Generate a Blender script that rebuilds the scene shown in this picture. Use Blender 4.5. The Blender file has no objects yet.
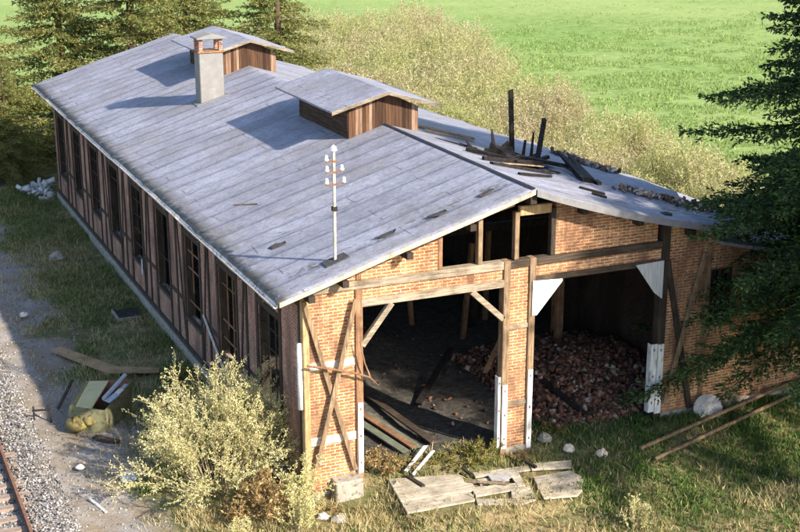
import bpy, math, random
import numpy as np
from mathutils import Vector, Matrix
random.seed(7)
rng = np.random.default_rng(11)
scene = bpy.context.scene
col = scene.collection
PI = math.pi

# ------------------------------------------------------------------ materials
class NT:
    def __init__(s, name):
        s.m = bpy.data.materials.new(name); s.m.use_nodes = True
        s.t = s.m.node_tree; s.n = s.t.nodes; s.l = s.t.links
        s.p = s.n['Principled BSDF']; s.out = s.n['Material Output']
        s.p.inputs['Specular IOR Level'].default_value = .25
        s.co = s.n.new('ShaderNodeTexCoord').outputs['Object']
    def put(s, sock, v):
        if isinstance(v, bpy.types.NodeSocket): s.l.new(v, sock)
        elif v is not None:
            if sock.type == 'RGBA' and len(v) == 3: v = (*v, 1)
            sock.default_value = v
    def map(s, v=None, scale=(1, 1, 1), loc=(0, 0, 0), rot=(0, 0, 0)):
        n = s.n.new('ShaderNodeMapping'); s.put(n.inputs[0], v or s.co)
        n.inputs['Location'].default_value = loc; n.inputs['Rotation'].default_value = rot
        n.inputs['Scale'].default_value = scale
        return n.outputs[0]
    def noise(s, scale, detail=5, rough=.55, v=None, dist=0, color=False):
        n = s.n.new('ShaderNodeTexNoise'); s.put(n.inputs['Vector'], v or s.co)
        n.inputs['Scale'].default_value = scale; n.inputs['Detail'].default_value = detail
        n.inputs['Roughness'].default_value = rough; n.inputs['Distortion'].default_value = dist
        return n.outputs['Color' if color else 'Fac']
    def vor(s, scale, v=None, out='Distance', feature='F1'):
        n = s.n.new('ShaderNodeTexVoronoi'); n.feature = feature; s.put(n.inputs['Vector'], v or s.co)
        n.inputs['Scale'].default_value = scale
        return n.outputs[out]
    def ramp(s, f, stops):
        n = s.n.new('ShaderNodeValToRGB'); s.put(n.inputs[0], f)
        e = n.color_ramp.elements
        while len(e) < len(stops): e.new(.5)
        for i, (p, c) in enumerate(stops):
            e[i].position = p
            e[i].color = (c, c, c, 1) if not hasattr(c, '__len__') else (*c, 1)
        return n.outputs[0]
    def mix(s, f, a, b, mode='MIX'):
        n = s.n.new('ShaderNodeMix'); n.data_type = 'RGBA'; n.blend_type = mode
        s.put(n.inputs[0], f); s.put(n.inputs[6], a); s.put(n.inputs[7], b)
        return n.outputs[2]
    def math(s, op, a, b=0.):
        n = s.n.new('ShaderNodeMath'); n.operation = op
        s.put(n.inputs[0], a); s.put(n.inputs[1], b)
        return n.outputs[0]
    def sep(s, v=None):
        n = s.n.new('ShaderNodeSeparateXYZ'); s.put(n.inputs[0], v or s.co); return n.outputs
    def comb(s, x, y, z=0.):
        n = s.n.new('ShaderNodeCombineXYZ')
        for i, q in enumerate((x, y, z)): s.put(n.inputs[i], q)
        return n.outputs[0]
    def island(s):
        return s.n.new('ShaderNodeNewGeometry').outputs['Random Per Island']
    def attr(s, name):
        n = s.n.new('ShaderNodeAttribute'); n.attribute_name = name; return n.outputs['Fac']
    def bump(s, h, strength=.4, dist=.02):
        n = s.n.new('ShaderNodeBump'); s.put(n.inputs['Height'], h)
        n.inputs['Strength'].default_value = strength; n.inputs['Distance'].default_value = dist
        s.l.new(n.outputs[0], s.p.inputs['Normal'])
    def base(s, c, rough=.85):
        s.put(s.p.inputs['Base Color'], c); s.put(s.p.inputs['Roughness'], rough)
        return s.m
    def translucent(s, c, f):
        t = s.n.new('ShaderNodeBsdfTranslucent'); s.put(t.inputs[0], c)
        m = s.n.new('ShaderNodeMixShader'); m.inputs[0].default_value = f
        s.l.new(s.p.outputs[0], m.inputs[1]); s.l.new(t.outputs[0], m.inputs[2])
        s.l.new(m.outputs[0], s.out.inputs[0])

def brick_mat(name, c1, c2, mortar, wash, washamt, soot):
    m = NT(name); x, y, z = m.sep()
    wob = m.noise(3.1, 3)
    v = m.comb(m.math('ADD', x, y), m.math('ADD', z, m.math('MULTIPLY', wob, .02)))
    def bn(cc1, cc2, mo):
        b = m.n.new('ShaderNodeTexBrick'); m.put(b.inputs['Vector'], v)
        b.offset = .5; b.inputs['Scale'].default_value = 1
        b.inputs['Brick Width'].default_value = .255; b.inputs['Row Height'].default_value = .083
        b.inputs['Mortar Size'].default_value = .015; b.inputs['Mortar Smooth'].default_value = .25
        b.inputs['Bias'].default_value = -.1
        m.put(b.inputs['Color1'], cc1); m.put(b.inputs['Color2'], cc2); m.put(b.inputs['Mortar'], mo)
        return b
    tone = m.ramp(m.noise(1.1, 7, .7), [(.3, .5), (.5, .95), (.7, 1.3)])
    chip = m.ramp(m.noise(9, 5, .7, m.map(scale=(1, 1, 1.6))), [(.36, .45), (.48, 1.), (.68, 1.15)])
    b = bn(c1, c2, mortar)
    c = m.mix(1., m.mix(1., b.outputs['Color'], tone, 'MULTIPLY'), chip, 'MULTIPLY')
    c = m.mix(m.ramp(m.noise(1.9, 7, .75, m.map(loc=(7, 7, 2))), [(.56, 0.), (.68, .6)]), c, wash)
    grime = m.ramp(m.noise(.8, 8, .7, dist=.4), [(.45, 0.), (.72, 1.)])
    c = m.mix(m.math('MULTIPLY', grime, washamt), c, wash)
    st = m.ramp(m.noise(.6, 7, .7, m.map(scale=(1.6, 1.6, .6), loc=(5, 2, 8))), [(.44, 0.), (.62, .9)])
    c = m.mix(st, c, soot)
    c = m.mix(m.ramp(m.noise(40, 3), [(.35, .25), (.6, 0.)]), c, (.05, .03, .02))
    m.bump(m.math('ADD', m.math('MULTIPLY', b.outputs['Fac'], -1.), m.math('MULTIPLY', m.noise(25, 4), .7)), .8, .02)
    return m.base(c, .9)

def wood_mat(name, c1, c2, c3, grain='z', rough=.85):
    m = NT(name)
    sc = {'z': (26, 26, 1.6), 'x': (1.6, 26, 26), 'y': (26, 1.6, 26), 'n': (9, 9, 9)}[grain]
    g = m.noise(1, 7, .65, m.map(scale=sc), dist=.3)
    c = m.ramp(g, [(.3, c1), (.5, c2), (.72, c3)])
    c = m.mix(m.ramp(m.noise(1.7, 6, .7), [(.45, 0.), (.7, .7)]), c, tuple(q * .45 for q in c1))
    t = m.ramp(m.island(), [(0., .6), (1., 1.25)])
    c = m.mix(1., c, t, 'MULTIPLY')
    m.bump(g, .6, .012)
    return m.base(c, rough)

M = {}
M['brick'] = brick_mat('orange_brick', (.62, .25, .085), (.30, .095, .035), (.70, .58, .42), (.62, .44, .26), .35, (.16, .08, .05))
M['brick_side'] = brick_mat('dull_brick', (.52, .225, .15), (.33, .135, .095), (.52, .42, .36), (.46, .30, .24), .3, (.16, .10, .085))
M['brick_dark'] = brick_mat('near_black_brick', (.05, .03, .025), (.03, .02, .017), (.07, .06, .055), (.05, .04, .035), .3, (.015, .012, .011))  # near-black brick for the right and back walls
M['timber_v'] = wood_mat('weathered_upright_timber', (.10, .065, .04), (.21, .145, .09), (.36, .28, .19), 'z')
M['timber_h'] = wood_mat('weathered_level_timber', (.13, .10, .075), (.27, .225, .17), (.42, .37, .30), 'x')
M['timber_pale'] = wood_mat('pale_board', (.22, .14, .07), (.40, .27, .14), (.55, .42, .26), 'z')
M['timber_x'] = wood_mat('reddish_old_board', (.12, .065, .04), (.25, .14, .08), (.36, .23, .14), 'z')
M['timber_dark'] = wood_mat('dark_timber', (.022, .017, .014), (.042, .033, .027), (.085, .068, .055), 'z')
M['timber_dark_h'] = wood_mat('dark_level_timber', (.03, .022, .017), (.06, .045, .035), (.12, .095, .07), 'x')
M['verge'] = wood_mat('verge_strip', (.30, .27, .22), (.46, .43, .37), (.60, .57, .5), 'n')
M['charred'] = wood_mat('charred_wood', (.008, .007, .007), (.018, .015, .014), (.05, .04, .035), 'n', .7)
M['plank_brown'] = wood_mat('vent_plank', (.055, .03, .02), (.14, .075, .042), (.27, .165, .10), 'z')
m = NT('vent_boards'); g = m.noise(1, 7, .65, m.map(scale=(26, 26, 1.6)), dist=.3)
c = m.ramp(m.island(), [(0., (.035, .02, .014)), (.45, (.10, .052, .03)), (.75, (.16, .08, .045)), (.9, (.22, .13, .085)), (1., (.33, .24, .18))])
c = m.mix(1., c, m.ramp(g, [(.3, .45), (.65, 1.25)]), 'MULTIPLY'); m.bump(g, .6, .012); M['plank_brown'] = m.base(c, .85)
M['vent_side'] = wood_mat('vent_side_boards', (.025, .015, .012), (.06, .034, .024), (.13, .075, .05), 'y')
M['plank_rot'] = wood_mat('rotten_plank', (.14, .10, .07), (.27, .20, .14), (.42, .34, .26), 'n')
M['deck'] = wood_mat('bleached_board', (.2, .17, .13), (.40, .36, .29), (.54, .5, .42), 'x')
M['sleeper'] = wood_mat('sleeper_wood', (.14, .105, .085), (.25, .195, .16), (.36, .30, .26), 'x')

def plain(name, c1, c2, scale=6, rough=.7, bump=.3, spots=None, metal=0, stretch=(1, 1, 1)):
    m = NT(name); n = m.noise(scale, 8, .65, m.map(scale=stretch))
    c = m.ramp(n, [(.3, c1), (.7, c2)])
    if spots:
        c = m.mix(m.ramp(m.noise(scale * 1.9, 6, .7, m.map(loc=(3, 7, 1))), [(.53, 0.), (.6, 1.)]), c, spots)
    m.bump(m.noise(scale * 6, 5), bump, .01)
    m.p.inputs['Metallic'].default_value = metal
    return m.base(c, rough)
M['white_paint'] = plain('flaking_white_paint', (.42, .45, .48), (.78, .81, .84), 3, .6, .3, None, 0, (5, 5, .9))
m = NT('worn_white_paint'); c = m.ramp(m.noise(3, 6, .65, m.map(scale=(5, 5, .8))), [(.3, (.46, .50, .54)), (.65, (.80, .83, .86))])
c = m.mix(m.ramp(m.noise(2.3, 8, .75, m.map(scale=(3, 3, 1), loc=(2, 2, 2))), [(.52, 0.), (.66, .85)]), c, (.27, .21, .16))
m.bump(m.noise(20, 5), .4, .01); M['white_paint'] = m.base(c, .65)
M['gusset_grey'] = plain('grey_streaked_metal', (.36, .38, .40), (.62, .64, .65), 3, .6, .2, None, 0, (6, 6, .6))
M['concrete'] = plain('old_concrete', (.24, .22, .19), (.40, .37, .33), 4, .9, .5, (.16, .15, .11))
M['plaster'] = plain('chimney_render', (.19, .19, .195), (.27, .268, .265), 2.6, .9, .6, (.22, .215, .205))
M['lime'] = plain('limewash_patch', (.58, .50, .42), (.75, .69, .6), 5, .9, .3, (.45, .3, .2))
M['zinc'] = plain('weathered_zinc', (.42, .42, .41), (.66, .66, .65), 4, .55, .2, (.25, .22, .19))
M['rust'] = plain('rusty_steel', (.12, .06, .04), (.24, .13, .09), 8, .75, .3)
M['black_iron'] = plain('black_iron', (.012, .012, .013), (.03, .028, .027), 10, .6, .2)
M['ceramic'] = plain('white_porcelain', (.72, .72, .74), (.85, .85, .86), 4, .25, 0)
M['drum_grey'] = plain('grey_galvanised', (.30, .30, .31), (.44, .44, .45), 5, .6, .25, (.24, .23, .22))
M['moss_yellow'] = plain('mossy_ochre_paint', (.13, .115, .05), (.24, .20, .08), 7, .9, .6, (.34, .25, .07))
M['box_olive'] = plain('olive_sheet', (.11, .12, .07), (.18, .175, .10), 4, .8, .3, (.09, .07, .04))
M['box_pale'] = plain('pale_yellowed_panel', (.40, .37, .19), (.55, .50, .30), 3, .8, .3)
M['bluish'] = plain('blue_grey_scrap', (.24, .30, .38), (.42, .48, .55), 9, .6, .3)
M['whitestone'] = plain('white_lump', (.50, .49, .46), (.72, .71, .68), 9, .9, .4)
M['felt_dark'] = plain('dark_torn_felt', (.035, .035, .04), (.08, .08, .088), 9, .9, .5)
M['felt_edge'] = plain('felt_edge', (.16, .165, .18), (.24, .245, .26), 5, .9, .5)
M['old_tile'] = plain('broken_brick_bits', (.36, .19, .10), (.66, .55, .42), 3, .9, .4)
M['greenplank'] = plain('greenish_plank', (.08, .095, .075), (.17, .19, .15), 6, .8, .4)

# roof felt
m = NT('roofing_felt'); x, y, z = m.sep()
wv = m.comb(m.math('ADD', x, m.math('MULTIPLY', m.noise(.6, 4), .25)), m.math('ADD', y, m.math('MULTIPLY', m.noise(.7, 3, v=m.map(loc=(4, 4, 0))), .22)))
b = m.n.new('ShaderNodeTexBrick'); m.put(b.inputs['Vector'], wv); b.offset = .37; b.offset_frequency = 2
for k, q in (('Scale', 1), ('Brick Width', 4.7), ('Row Height', .93), ('Mortar Size', .02), ('Mortar Smooth', .3), ('Bias', 0)):
    b.inputs[k].default_value = q
m.put(b.inputs['Color1'], (.38, .40, .485)); m.put(b.inputs['Color2'], (.285, .305, .385)); m.put(b.inputs['Mortar'], (.35, .36, .41))
c = m.mix(1., (.32, .335, .425), m.ramp(m.attr('strip'), [(0., 1.), (.02, .9), (1., 1.07)]), 'MULTIPLY')
c = m.mix(1., c, m.ramp(m.noise(.45, 7, .65), [(.32, .74), (.62, 1.12)]), 'MULTIPLY')
c = m.mix(1., c, m.ramp(m.noise(1, 6, .7, m.map(scale=(1.6, 1.6, 1))), [(.3, .86), (.62, 1.05)]), 'MULTIPLY')
brk = m.ramp(m.noise(1.1, 5, .65, m.map(loc=(9, 1, 0))), [(.42, .1), (.56, .95)])
c = m.mix(1., c, m.ramp(m.noise(1, 7, .75, m.map(scale=(6, 6, 1), loc=(3, 3, 3))), [(.3, .8), (.5, 1.), (.7, 1.1)]), 'MULTIPLY')
dash = m.math('MULTIPLY', m.ramp(m.math('ABSOLUTE', m.math('SUBTRACT', m.math('FRACT', m.math('DIVIDE', m.math('ADD', y, m.math('MULTIPLY', m.noise(.9, 4), .5)), .465)), .5)), [(.05, 1.), (.16, 0.)]), m.ramp(m.noise(1, 5, .7, m.map(scale=(1.6, 2.5, 1), loc=(6, 1, 1))), [(.54, 0.), (.62, .45)]))
c = m.mix(dash, c, (.09, .09, .10))
seam = m.ramp(m.math('ADD', m.attr('lap'), m.math('MULTIPLY', m.math('SUBTRACT', m.noise(3, 5), .5), .016)), [(.974, 0.), (.982, 1.)])
c = m.mix(m.math('MULTIPLY', m.math('MULTIPLY', seam, brk), .8), c, (.05, .05, .055))
cross = m.math('MULTIPLY', b.outputs['Fac'], m.ramp(m.noise(1.3, 4, .7, m.map(loc=(1, 9, 4))), [(.45, 0.), (.55, .8)]))
c = m.mix(cross, c, (.07, .07, .075))
c = m.mix(m.ramp(m.noise(.33, 7, .7, m.map(loc=(2, 8, 3))), [(.48, 0.), (.68, .6)]), c, (.19, .18, .165))
# worn scraps strung along the strip beside the front verge and moss along the eaves
band = m.ramp(m.math('ABSOLUTE', m.math('SUBTRACT', y, .62)), [(.12, 1.), (.42, 0.)])
c = m.mix(m.math('MULTIPLY', band, m.ramp(m.noise(2.1, 6, .75), [(.53, 0.), (.6, .85)])), c, (.07, .065, .065))
moss = m.ramp(m.math('ADD', x, .8), [(.1, 1.), (.55, 0.)])
c = m.mix(m.math('MULTIPLY', moss, m.ramp(m.noise(2.6, 6, .7), [(.36, 0.), (.5, .95)])), c, (.085, .08, .06))
c = m.mix(m.ramp(m.noise(3.3, 4, .75, m.map(scale=(.8, 1.2, 1), loc=(1, 1, 5))), [(.64, 0.), (.69, .75)]), c, (.09, .09, .095))
c = m.mix(1., c, m.ramp(m.noise(9, 6, .8), [(.35, .72), (.55, 1.05)]), 'MULTIPLY')
c = m.mix(m.ramp(m.noise(60, 2), [(.4, .3), (.6, 0.)]), c, (.16, .16, .17))
m.bump(m.math('ADD', m.math('MULTIPLY', seam, -.12), m.math('ADD', m.noise(2.2, 6, .6), m.math('MULTIPLY', m.noise(40, 3), .15))), .5, .05)
M['felt'] = m.base(c, .8)

# ground: zones come from vertex masks, the rest is noise
m = NT('ground_mix')
n1 = m.noise(.55, 8, .65); n2 = m.noise(5, 8, .7); n3 = m.noise(24, 5, .7)
grass = m.ramp(n2, [(.3, (.05, .07, .022)), (.5, (.10, .13, .042)), (.7, (.22, .21, .09))])
grass = m.mix(m.ramp(n1, [(.4, 0.), (.62, .75)]), grass, (.15, .125, .06))
dry = m.ramp(n2, [(.3, (.13, .095, .045)), (.5, (.28, .22, .115)), (.72, (.48, .41, .24))])
gravel = m.ramp(n3, [(.3, (.17, .16, .155)), (.5, (.29, .275, .265)), (.7, (.46, .44, .42))])
gravel = m.mix(m.ramp(m.noise(.9, 8, .7, m.map(loc=(3, 3, 0))), [(.40, 0.), (.6, .85)]), gravel, (.22, .175, .12))
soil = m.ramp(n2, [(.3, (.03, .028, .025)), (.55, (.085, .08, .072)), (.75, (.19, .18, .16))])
mead = m.ramp(m.noise(1, 9, .8, m.map(scale=(.8, 1.6, .8)), dist=.2), [(.3, (.12, .21, .045)), (.5, (.205, .32, .08)), (.7, (.35, .45, .16))])
fleck = m.noise(1, 8, .78, m.map(scale=(.9, 2.6, 1), rot=(0, 0, -.45)))
mead = m.mix(m.ramp(fleck, [(.40, .85), (.53, 0.)]), mead, (.07, .14, .035))
mead = m.mix(m.ramp(m.noise(.045, 5, .6), [(.35, 0.), (.7, .6)]), mead, (.36, .43, .17))
c = m.mix(m.attr('dry'), grass, dry)
c = m.mix(m.attr('gravel'), c, gravel)
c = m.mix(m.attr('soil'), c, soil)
c = m.mix(m.attr('meadow'), c, mead)
m.bump(m.math('ADD', n2, m.math('MULTIPLY', n3, .5)), .7, .08)
M['ground'] = m.base(c, .95)

def leaf_mat(name, stops, scale=.6, trans=.3, rough=.7):
    m = NT(name)
    r = m.math('ADD', m.math('MULTIPLY', m.island(), .65), m.math('MULTIPLY', m.noise(scale, 4, .6), .5))
    c = m.ramp(r, stops)
    m.base(c, rough); m.translucent(c, trans)
    return m.m
M['needle'] = leaf_mat('dark_spruce_needles', [(.2, (.009, .026, .009)), (.55, (.028, .066, .019)), (.9, (.09, .15, .042))], .5, .15)
M['needle_gold'] = leaf_mat('golden_green_needles', [(.15, (.07, .10, .028)), (.5, (.17, .21, .062)), (.72, (.31, .30, .105)), (.95, (.46, .44, .2))], .35, .5)
M['bush_leaf'] = leaf_mat('pale_yellow_leaves', [(.15, (.38, .37, .14)), (.5, (.62, .60, .28)), (.85, (.80, .76, .46))], 1.2, .35)
m = NT('scrub_leaves')
c = m.ramp(m.island(), [(.1, (.26, .27, .10)), (.5, (.50, .49, .21)), (.9, (.72, .68, .42))])
c = m.mix(m.ramp(m.noise(.16, 5, .65), [(.42, 0.), (.58, .8)]), c, m.ramp(m.island(), [(.1, (.28, .22, .13)), (.5, (.52, .43, .27)), (.9, (.74, .66, .50))]))
c = m.mix(m.ramp(m.noise(.3, 5, .65, m.map(loc=(8, 3, 1))), [(.5, 0.), (.66, .6)]), c, (.32, .40, .12))
m.base(c, .7); m.translucent(c, .5); M['scrub_leaf'] = m.m
M['scrub_red'] = leaf_mat('scrub_pinkish_twigs', [(.2, (.30, .22, .15)), (.6, (.48, .37, .27)), (.9, (.62, .52, .40))], .3, .3)
M['fern'] = leaf_mat('dead_fern', [(.2, (.17, .11, .045)), (.6, (.36, .25, .11)), (.9, (.54, .42, .22))], 1., .3)
M['grass'] = leaf_mat('grass_blades', [(.2, (.055, .10, .024)), (.45, (.12, .19, .05)), (.72, (.25, .27, .10)), (.95, (.48, .42, .22))], .5, .3)
M['grass_dark'] = leaf_mat('lush_grass_blades', [(.2, (.03, .085, .016)), (.6, (.075, .155, .034)), (.85, (.18, .24, .07)), (.97, (.36, .32, .15))], .5, .3)
M['mead_blade'] = leaf_mat('meadow_blades', [(.2, (.09, .17, .035)), (.5, (.18, .29, .07)), (.75, (.29, .39, .13)), (.95, (.46, .5, .24))], .3, .35)
M['straw'] = leaf_mat('straw_blades', [(.2, (.22, .17, .075)), (.5, (.44, .37, .18)), (.9, (.68, .61, .38))], .8, .3)
M['weed'] = leaf_mat('weed_leaves', [(.2, (.07, .09, .02)), (.5, (.17, .19, .05)), (.8, (.36, .28, .09))], .8, .3)
M['bark'] = plain('brown_bark', (.05, .035, .025), (.12, .085, .06), 9, .9, .6)
M['bark_dark'] = plain('dark_spruce_bark', (.02, .016, .013), (.05, .04, .03), 9, .9, .6)
M['twig'] = plain('pale_twig', (.24, .20, .12), (.42, .36, .24), 9, .9, .3)
def stone_mat(name, stops):
    m = NT(name); c = m.ramp(m.island(), stops)
    c = m.mix(m.ramp(m.noise(30, 3), [(.4, .35), (.6, 0.)]), c, (.12, .11, .1))
    return m.base(c, .9)
M['ballast'] = stone_mat('ballast_stone', [(0., (.08, .078, .08)), (.4, (.19, .188, .195)), (.75, (.33, .33, .34)), (1., (.56, .56, .56))])
M['rubble'] = stone_mat('rubble_brick', [(0., (.03, .017, .012)), (.45, (.14, .055, .032)), (.75, (.24, .10, .062)), (.9, (.30, .19, .13)), (1., (.52, .46, .40))])
M['roof_bits'] = stone_mat('roof_bits', [(0., (.04, .03, .025)), (.35, (.17, .10, .07)), (.6, (.34, .20, .13)), (.8, (.46, .38, .3)), (1., (.75, .72, .66))])
M['heap_white'] = stone_mat('white_rubble', [(0., (.40, .40, .41)), (1., (.80, .80, .80))])

# ------------------------------------------------------------------ mesh helpers
class MB:
    def __init__(s): s.v = []; s.f = []
    def add(s, vs, fs):
        o = len(s.v); s.v += [tuple(p) for p in vs]; s.f += [tuple(i + o for i in f) for f in fs]; return s
    def box(s, x0, x1, y0, y1, z0, z1):
        return s.add([(x0, y0, z0), (x1, y0, z0), (x1, y1, z0), (x0, y1, z0), (x0, y0, z1), (x1, y0, z1), (x1, y1, z1), (x0, y1, z1)],
                     [(3, 2, 1, 0), (4, 5, 6, 7), (0, 1, 5, 4), (1, 2, 6, 5), (2, 3, 7, 6), (3, 0, 4, 7)])
    def beam(s, a, b, w, d, up=(0, 0, 1), taper=1., ragged=0.):
        a = Vector(a); b = Vector(b); t = (b - a).normalized(); up = Vector(up)
        if abs(t.dot(up)) > .95: up = Vector((0, 1, 0))
        sd = t.cross(up).normalized(); u = sd.cross(t)
        vs = []
        for p, k in ((a, 1.), (b, taper)):
            for i, j in ((-1, -1), (1, -1), (1, 1), (-1, 1)):
                q = p + sd * (i * w / 2 * k) + u * (j * d / 2 * k)
                if ragged: q = q + t * random.uniform(-ragged, ragged)
                vs.append(q)
        return s.add(vs, [(3, 2, 1, 0), (4, 5, 6, 7), (0, 1, 5, 4), (1, 2, 6, 5), (2, 3, 7, 6), (3, 0, 4, 7)])
    def prism(s, poly, axis, a, b):
        n = len(poly)
        mk = {'y': lambda p, q: (p[0], q, p[1]), 'x': lambda p, q: (q, p[0], p[1]), 'z': lambda p, q: (p[0], p[1], q)}[axis]
        vs = [mk(p, a) for p in poly] + [mk(p, b) for p in poly]
        fs = [tuple(range(n)), tuple(range(2 * n - 1, n - 1, -1))] + [(i, i + n, (i + 1) % n + n, (i + 1) % n) for i in range(n)]
        return s.add(vs, fs)
    def tube(s, pts, rad, n=7):
        pts = [Vector(p) for p in pts]
        if not hasattr(rad, '__len__'): rad = [rad] * len(pts)
        vs = []; fs = []
        for i, p in enumerate(pts):
            t = (pts[min(i + 1, len(pts) - 1)] - pts[max(i - 1, 0)]).normalized()
            up = Vector((0, 0, 1)) if abs(t.z) < .9 else Vector((1, 0, 0))
            a = t.cross(up).normalized(); b = t.cross(a)
            for k in range(n):
                w = 2 * PI * k / n
                vs.append(p + (a * math.cos(w) + b * math.sin(w)) * rad[i])
        for i in range(len(pts) - 1):
            for k in range(n):
                fs.append((i * n + k, i * n + (k + 1) % n, (i + 1) * n + (k + 1) % n, (i + 1) * n + k))
        fs.append(tuple(range(n - 1, -1, -1))); fs.append(tuple(range((len(pts) - 1) * n, len(pts) * n)))
        return s.add(vs, fs)
    def lathe(s, prof, c=(0, 0, 0), n=14):
        vs = []; fs = []
        for r, z in prof:
            for k in range(n):
                w = 2 * PI * k / n; vs.append((c[0] + r * math.cos(w), c[1] + r * math.sin(w), c[2] + z))
        for i in range(len(prof) - 1):
            for k in range(n): fs.append((i * n + k, i * n + (k + 1) % n, (i + 1) * n + (k + 1) % n, (i + 1) * n + k))
        fs.append(tuple(range(n - 1, -1, -1))); fs.append(tuple(range((len(prof) - 1) * n, len(prof) * n)))
        return s.add(vs, fs)

def link(o): col.objects.link(o); return o
def finish(me, mat, smooth=False):
    import bmesh
    bm = bmesh.new(); bm.from_mesh(me); bmesh.ops.recalc_face_normals(bm, faces=bm.faces); bm.to_mesh(me); bm.free()
    me.materials.append(mat)
    if smooth: me.polygons.foreach_set('use_smooth', [True] * len(me.polygons))
def obj(name, mb, mat, parent=None, bevel=0., smooth=False, recalc=True):
    """links the shape as ONE mesh object (shape given in world metres)"""
    me = bpy.data.meshes.new(name); me.from_pydata(mb.v, [], mb.f)
    if recalc: finish(me, mat, smooth)
    else: me.materials.append(mat)
    o = link(bpy.data.objects.new(name, me))
    if parent is not None: adopt(o, parent)
    if bevel:
        b = o.modifiers.new('bevel', 'BEVEL'); b.width = bevel; b.segments = 1; b.limit_method = 'ANGLE'
    return o
def world_loc(o):
    p = Vector(o.location)
    while o.parent: o = o.parent; p = p + Vector(o.location)
    return p
def adopt(o, parent):
    o.parent = parent; o.matrix_parent_inverse = Matrix.Translation(-world_loc(parent)) if parent.type == 'EMPTY' else Matrix.Identity(4)
def tag(o, label=None, cat=None, group=None, kind=None):
    if label: o['label'] = label
    if cat: o['category'] = cat
    if group: o['group'] = group
    if kind: o['kind'] = kind
    return o
def thing(name, label, cat, loc, group=None):
    o = link(bpy.data.objects.new(name, None)); o.location = loc; o.empty_display_size = .2
    return tag(o, label, cat, group)
def single(name, mb, mat, label, cat, group=None, bevel=0., smooth=False):
    """a thing that is one mesh: origin at its base"""
    a = np.array(mb.v); c = Vector(((a[:, 0].min() + a[:, 0].max()) / 2, (a[:, 1].min() + a[:, 1].max()) / 2, a[:, 2].min()))
    mb.v = [tuple(Vector(p) - c) for p in mb.v]
    o = obj(name, mb, mat, None, bevel, smooth); o.location = c
    return tag(o, label, cat, group)
def arrays(name, verts, faces, mat, parent=None):
    """fast mesh: verts (N,3), faces (M,k) with constant k"""
    verts = np.asarray(verts, np.float32); faces = np.asarray(faces, np.int32); k = faces.shape[1]
    me = bpy.data.meshes.new(name)
    me.vertices.add(len(verts)); me.vertices.foreach_set('co', verts.ravel())
    me.loops.add(faces.size); me.loops.foreach_set('vertex_index', faces.ravel())
    me.polygons.add(len(faces)); me.polygons.foreach_set('loop_start', np.arange(0, faces.size, k, dtype=np.int32))
    me.update(calc_edges=True); me.materials.append(mat)
    o = link(bpy.data.objects.new(name, me))
    if parent is not None: adopt(o, parent)
    return o
def unit(a): return a / (np.linalg.norm(a, axis=-1, keepdims=True) + 1e-9)
def leaves(P, D, L, W, rnd=None):
    """one kite-shaped leaf per row: base P, direction D, length L, width W"""
    rnd = rnd or rng
    D = unit(D); S = unit(np.cross(D, rnd.normal(size=D.shape)))
    L = np.asarray(L).reshape(-1, 1); W = np.asarray(W).reshape(-1, 1)
    mid = P + D * L * .45
    V = np.stack([P, mid + S * W / 2, P + D * L, mid - S * W / 2], 1).reshape(-1, 3)
    return V, np.arange(len(V)).reshape(-1, 4)
def vnoise(x, y, s, seed=0):
    x = np.asarray(x, float) * s; y = np.asarray(y, float) * s
    xi = np.floor(x).astype(np.int64); yi = np.floor(y).astype(np.int64); fx = x - xi; fy = y - yi
    fx = fx * fx * (3 - 2 * fx); fy = fy * fy * (3 - 2 * fy)
    def h(a, b):
        n = (a * 374761393 + b * 668265263 + seed * 974711) & 0x7fffffff
        n = ((n ^ (n >> 13)) * 1274126177) & 0x7fffffff
        return ((n ^ (n >> 16)) & 0xffff) / 65535.
    return (h(xi, yi) * (1 - fx) + h(xi + 1, yi) * fx) * (1 - fy) + (h(xi, yi + 1) * (1 - fx) + h(xi + 1, yi + 1) * fx) * fy
def fbm(x, y, s, seed=0):
    return sum(vnoise(x, y, s * 2 ** k, seed + k) * .5 ** k for k in range(4)) / 1.875
def sst(a, b, x):
    t = np.clip((np.asarray(x, float) - a) / (b - a), 0, 1); return t * t * (3 - 2 * t)

# ------------------------------------------------------------------ ground
def gz(x, y):
    x = np.asarray(x, float); y = np.asarray(y, float)
    base = -.45 + .40 * sst(.1, 2.3, x) * (sst(-1.2, .7, y) * (1 - sst(6.4, 8.5, x)) + sst(-3.6, -.4, y) * sst(6.4, 8.5, x))
    base = base + .42 * sst(9, 14, x) * (1 - sst(-3.6, -.4, y)) * .5
    inside = (x > .2) & (x < 12) & (y > .1) & (y < 34.2)
    near = (x > -30) & (x < 40) & (y > -25) & (y < 60)
    z = base + np.where(near, (fbm(x, y, .5, 3) - .5) * .22 + (fbm(x, y, 2.2, 9) - .5) * .10, 0) * np.where(inside, .8, 1)
    z = z + np.where(inside, .55 * np.exp(-((x - 4.6) ** 2 / 2.5 + (y - 8.6) ** 2 / 3.5)) + .35 * np.exp(-((x - 2.6) ** 2 / 2 + (y - 5.5) ** 2 / 5)), 0)
    z = np.where(inside, np.maximum(z, -.2), z)
    dk = sst(1.5, 2.1, x) * sst(7.2, 6.5, x) * sst(-3.1, -2.7, y) * sst(.2, -.3, y)
    z = z * (1 - dk) + dk * (-.255 + .03 * (fbm(x, y, 1.5, 9) - .5))
    z = z + .10 * sst(-5.0, -6.0, x) * np.where(near, 1, 1)          # ballast bed
    return z
def ax(lo, hi, step, far_lo, far_hi):
    a = list(np.arange(lo, hi + 1e-6, step)); s = step
    while a[-1] < far_hi: s *= 1.22; a.append(a[-1] + s)
    s = step
    while a[0] > far_lo: s *= 1.22; a.insert(0, a[0] - s)
    return np.array(a)
X = ax(-12, 22, .2, -700, 1200); Y = ax(-12, 42, .22, -200, 1500)
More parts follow.
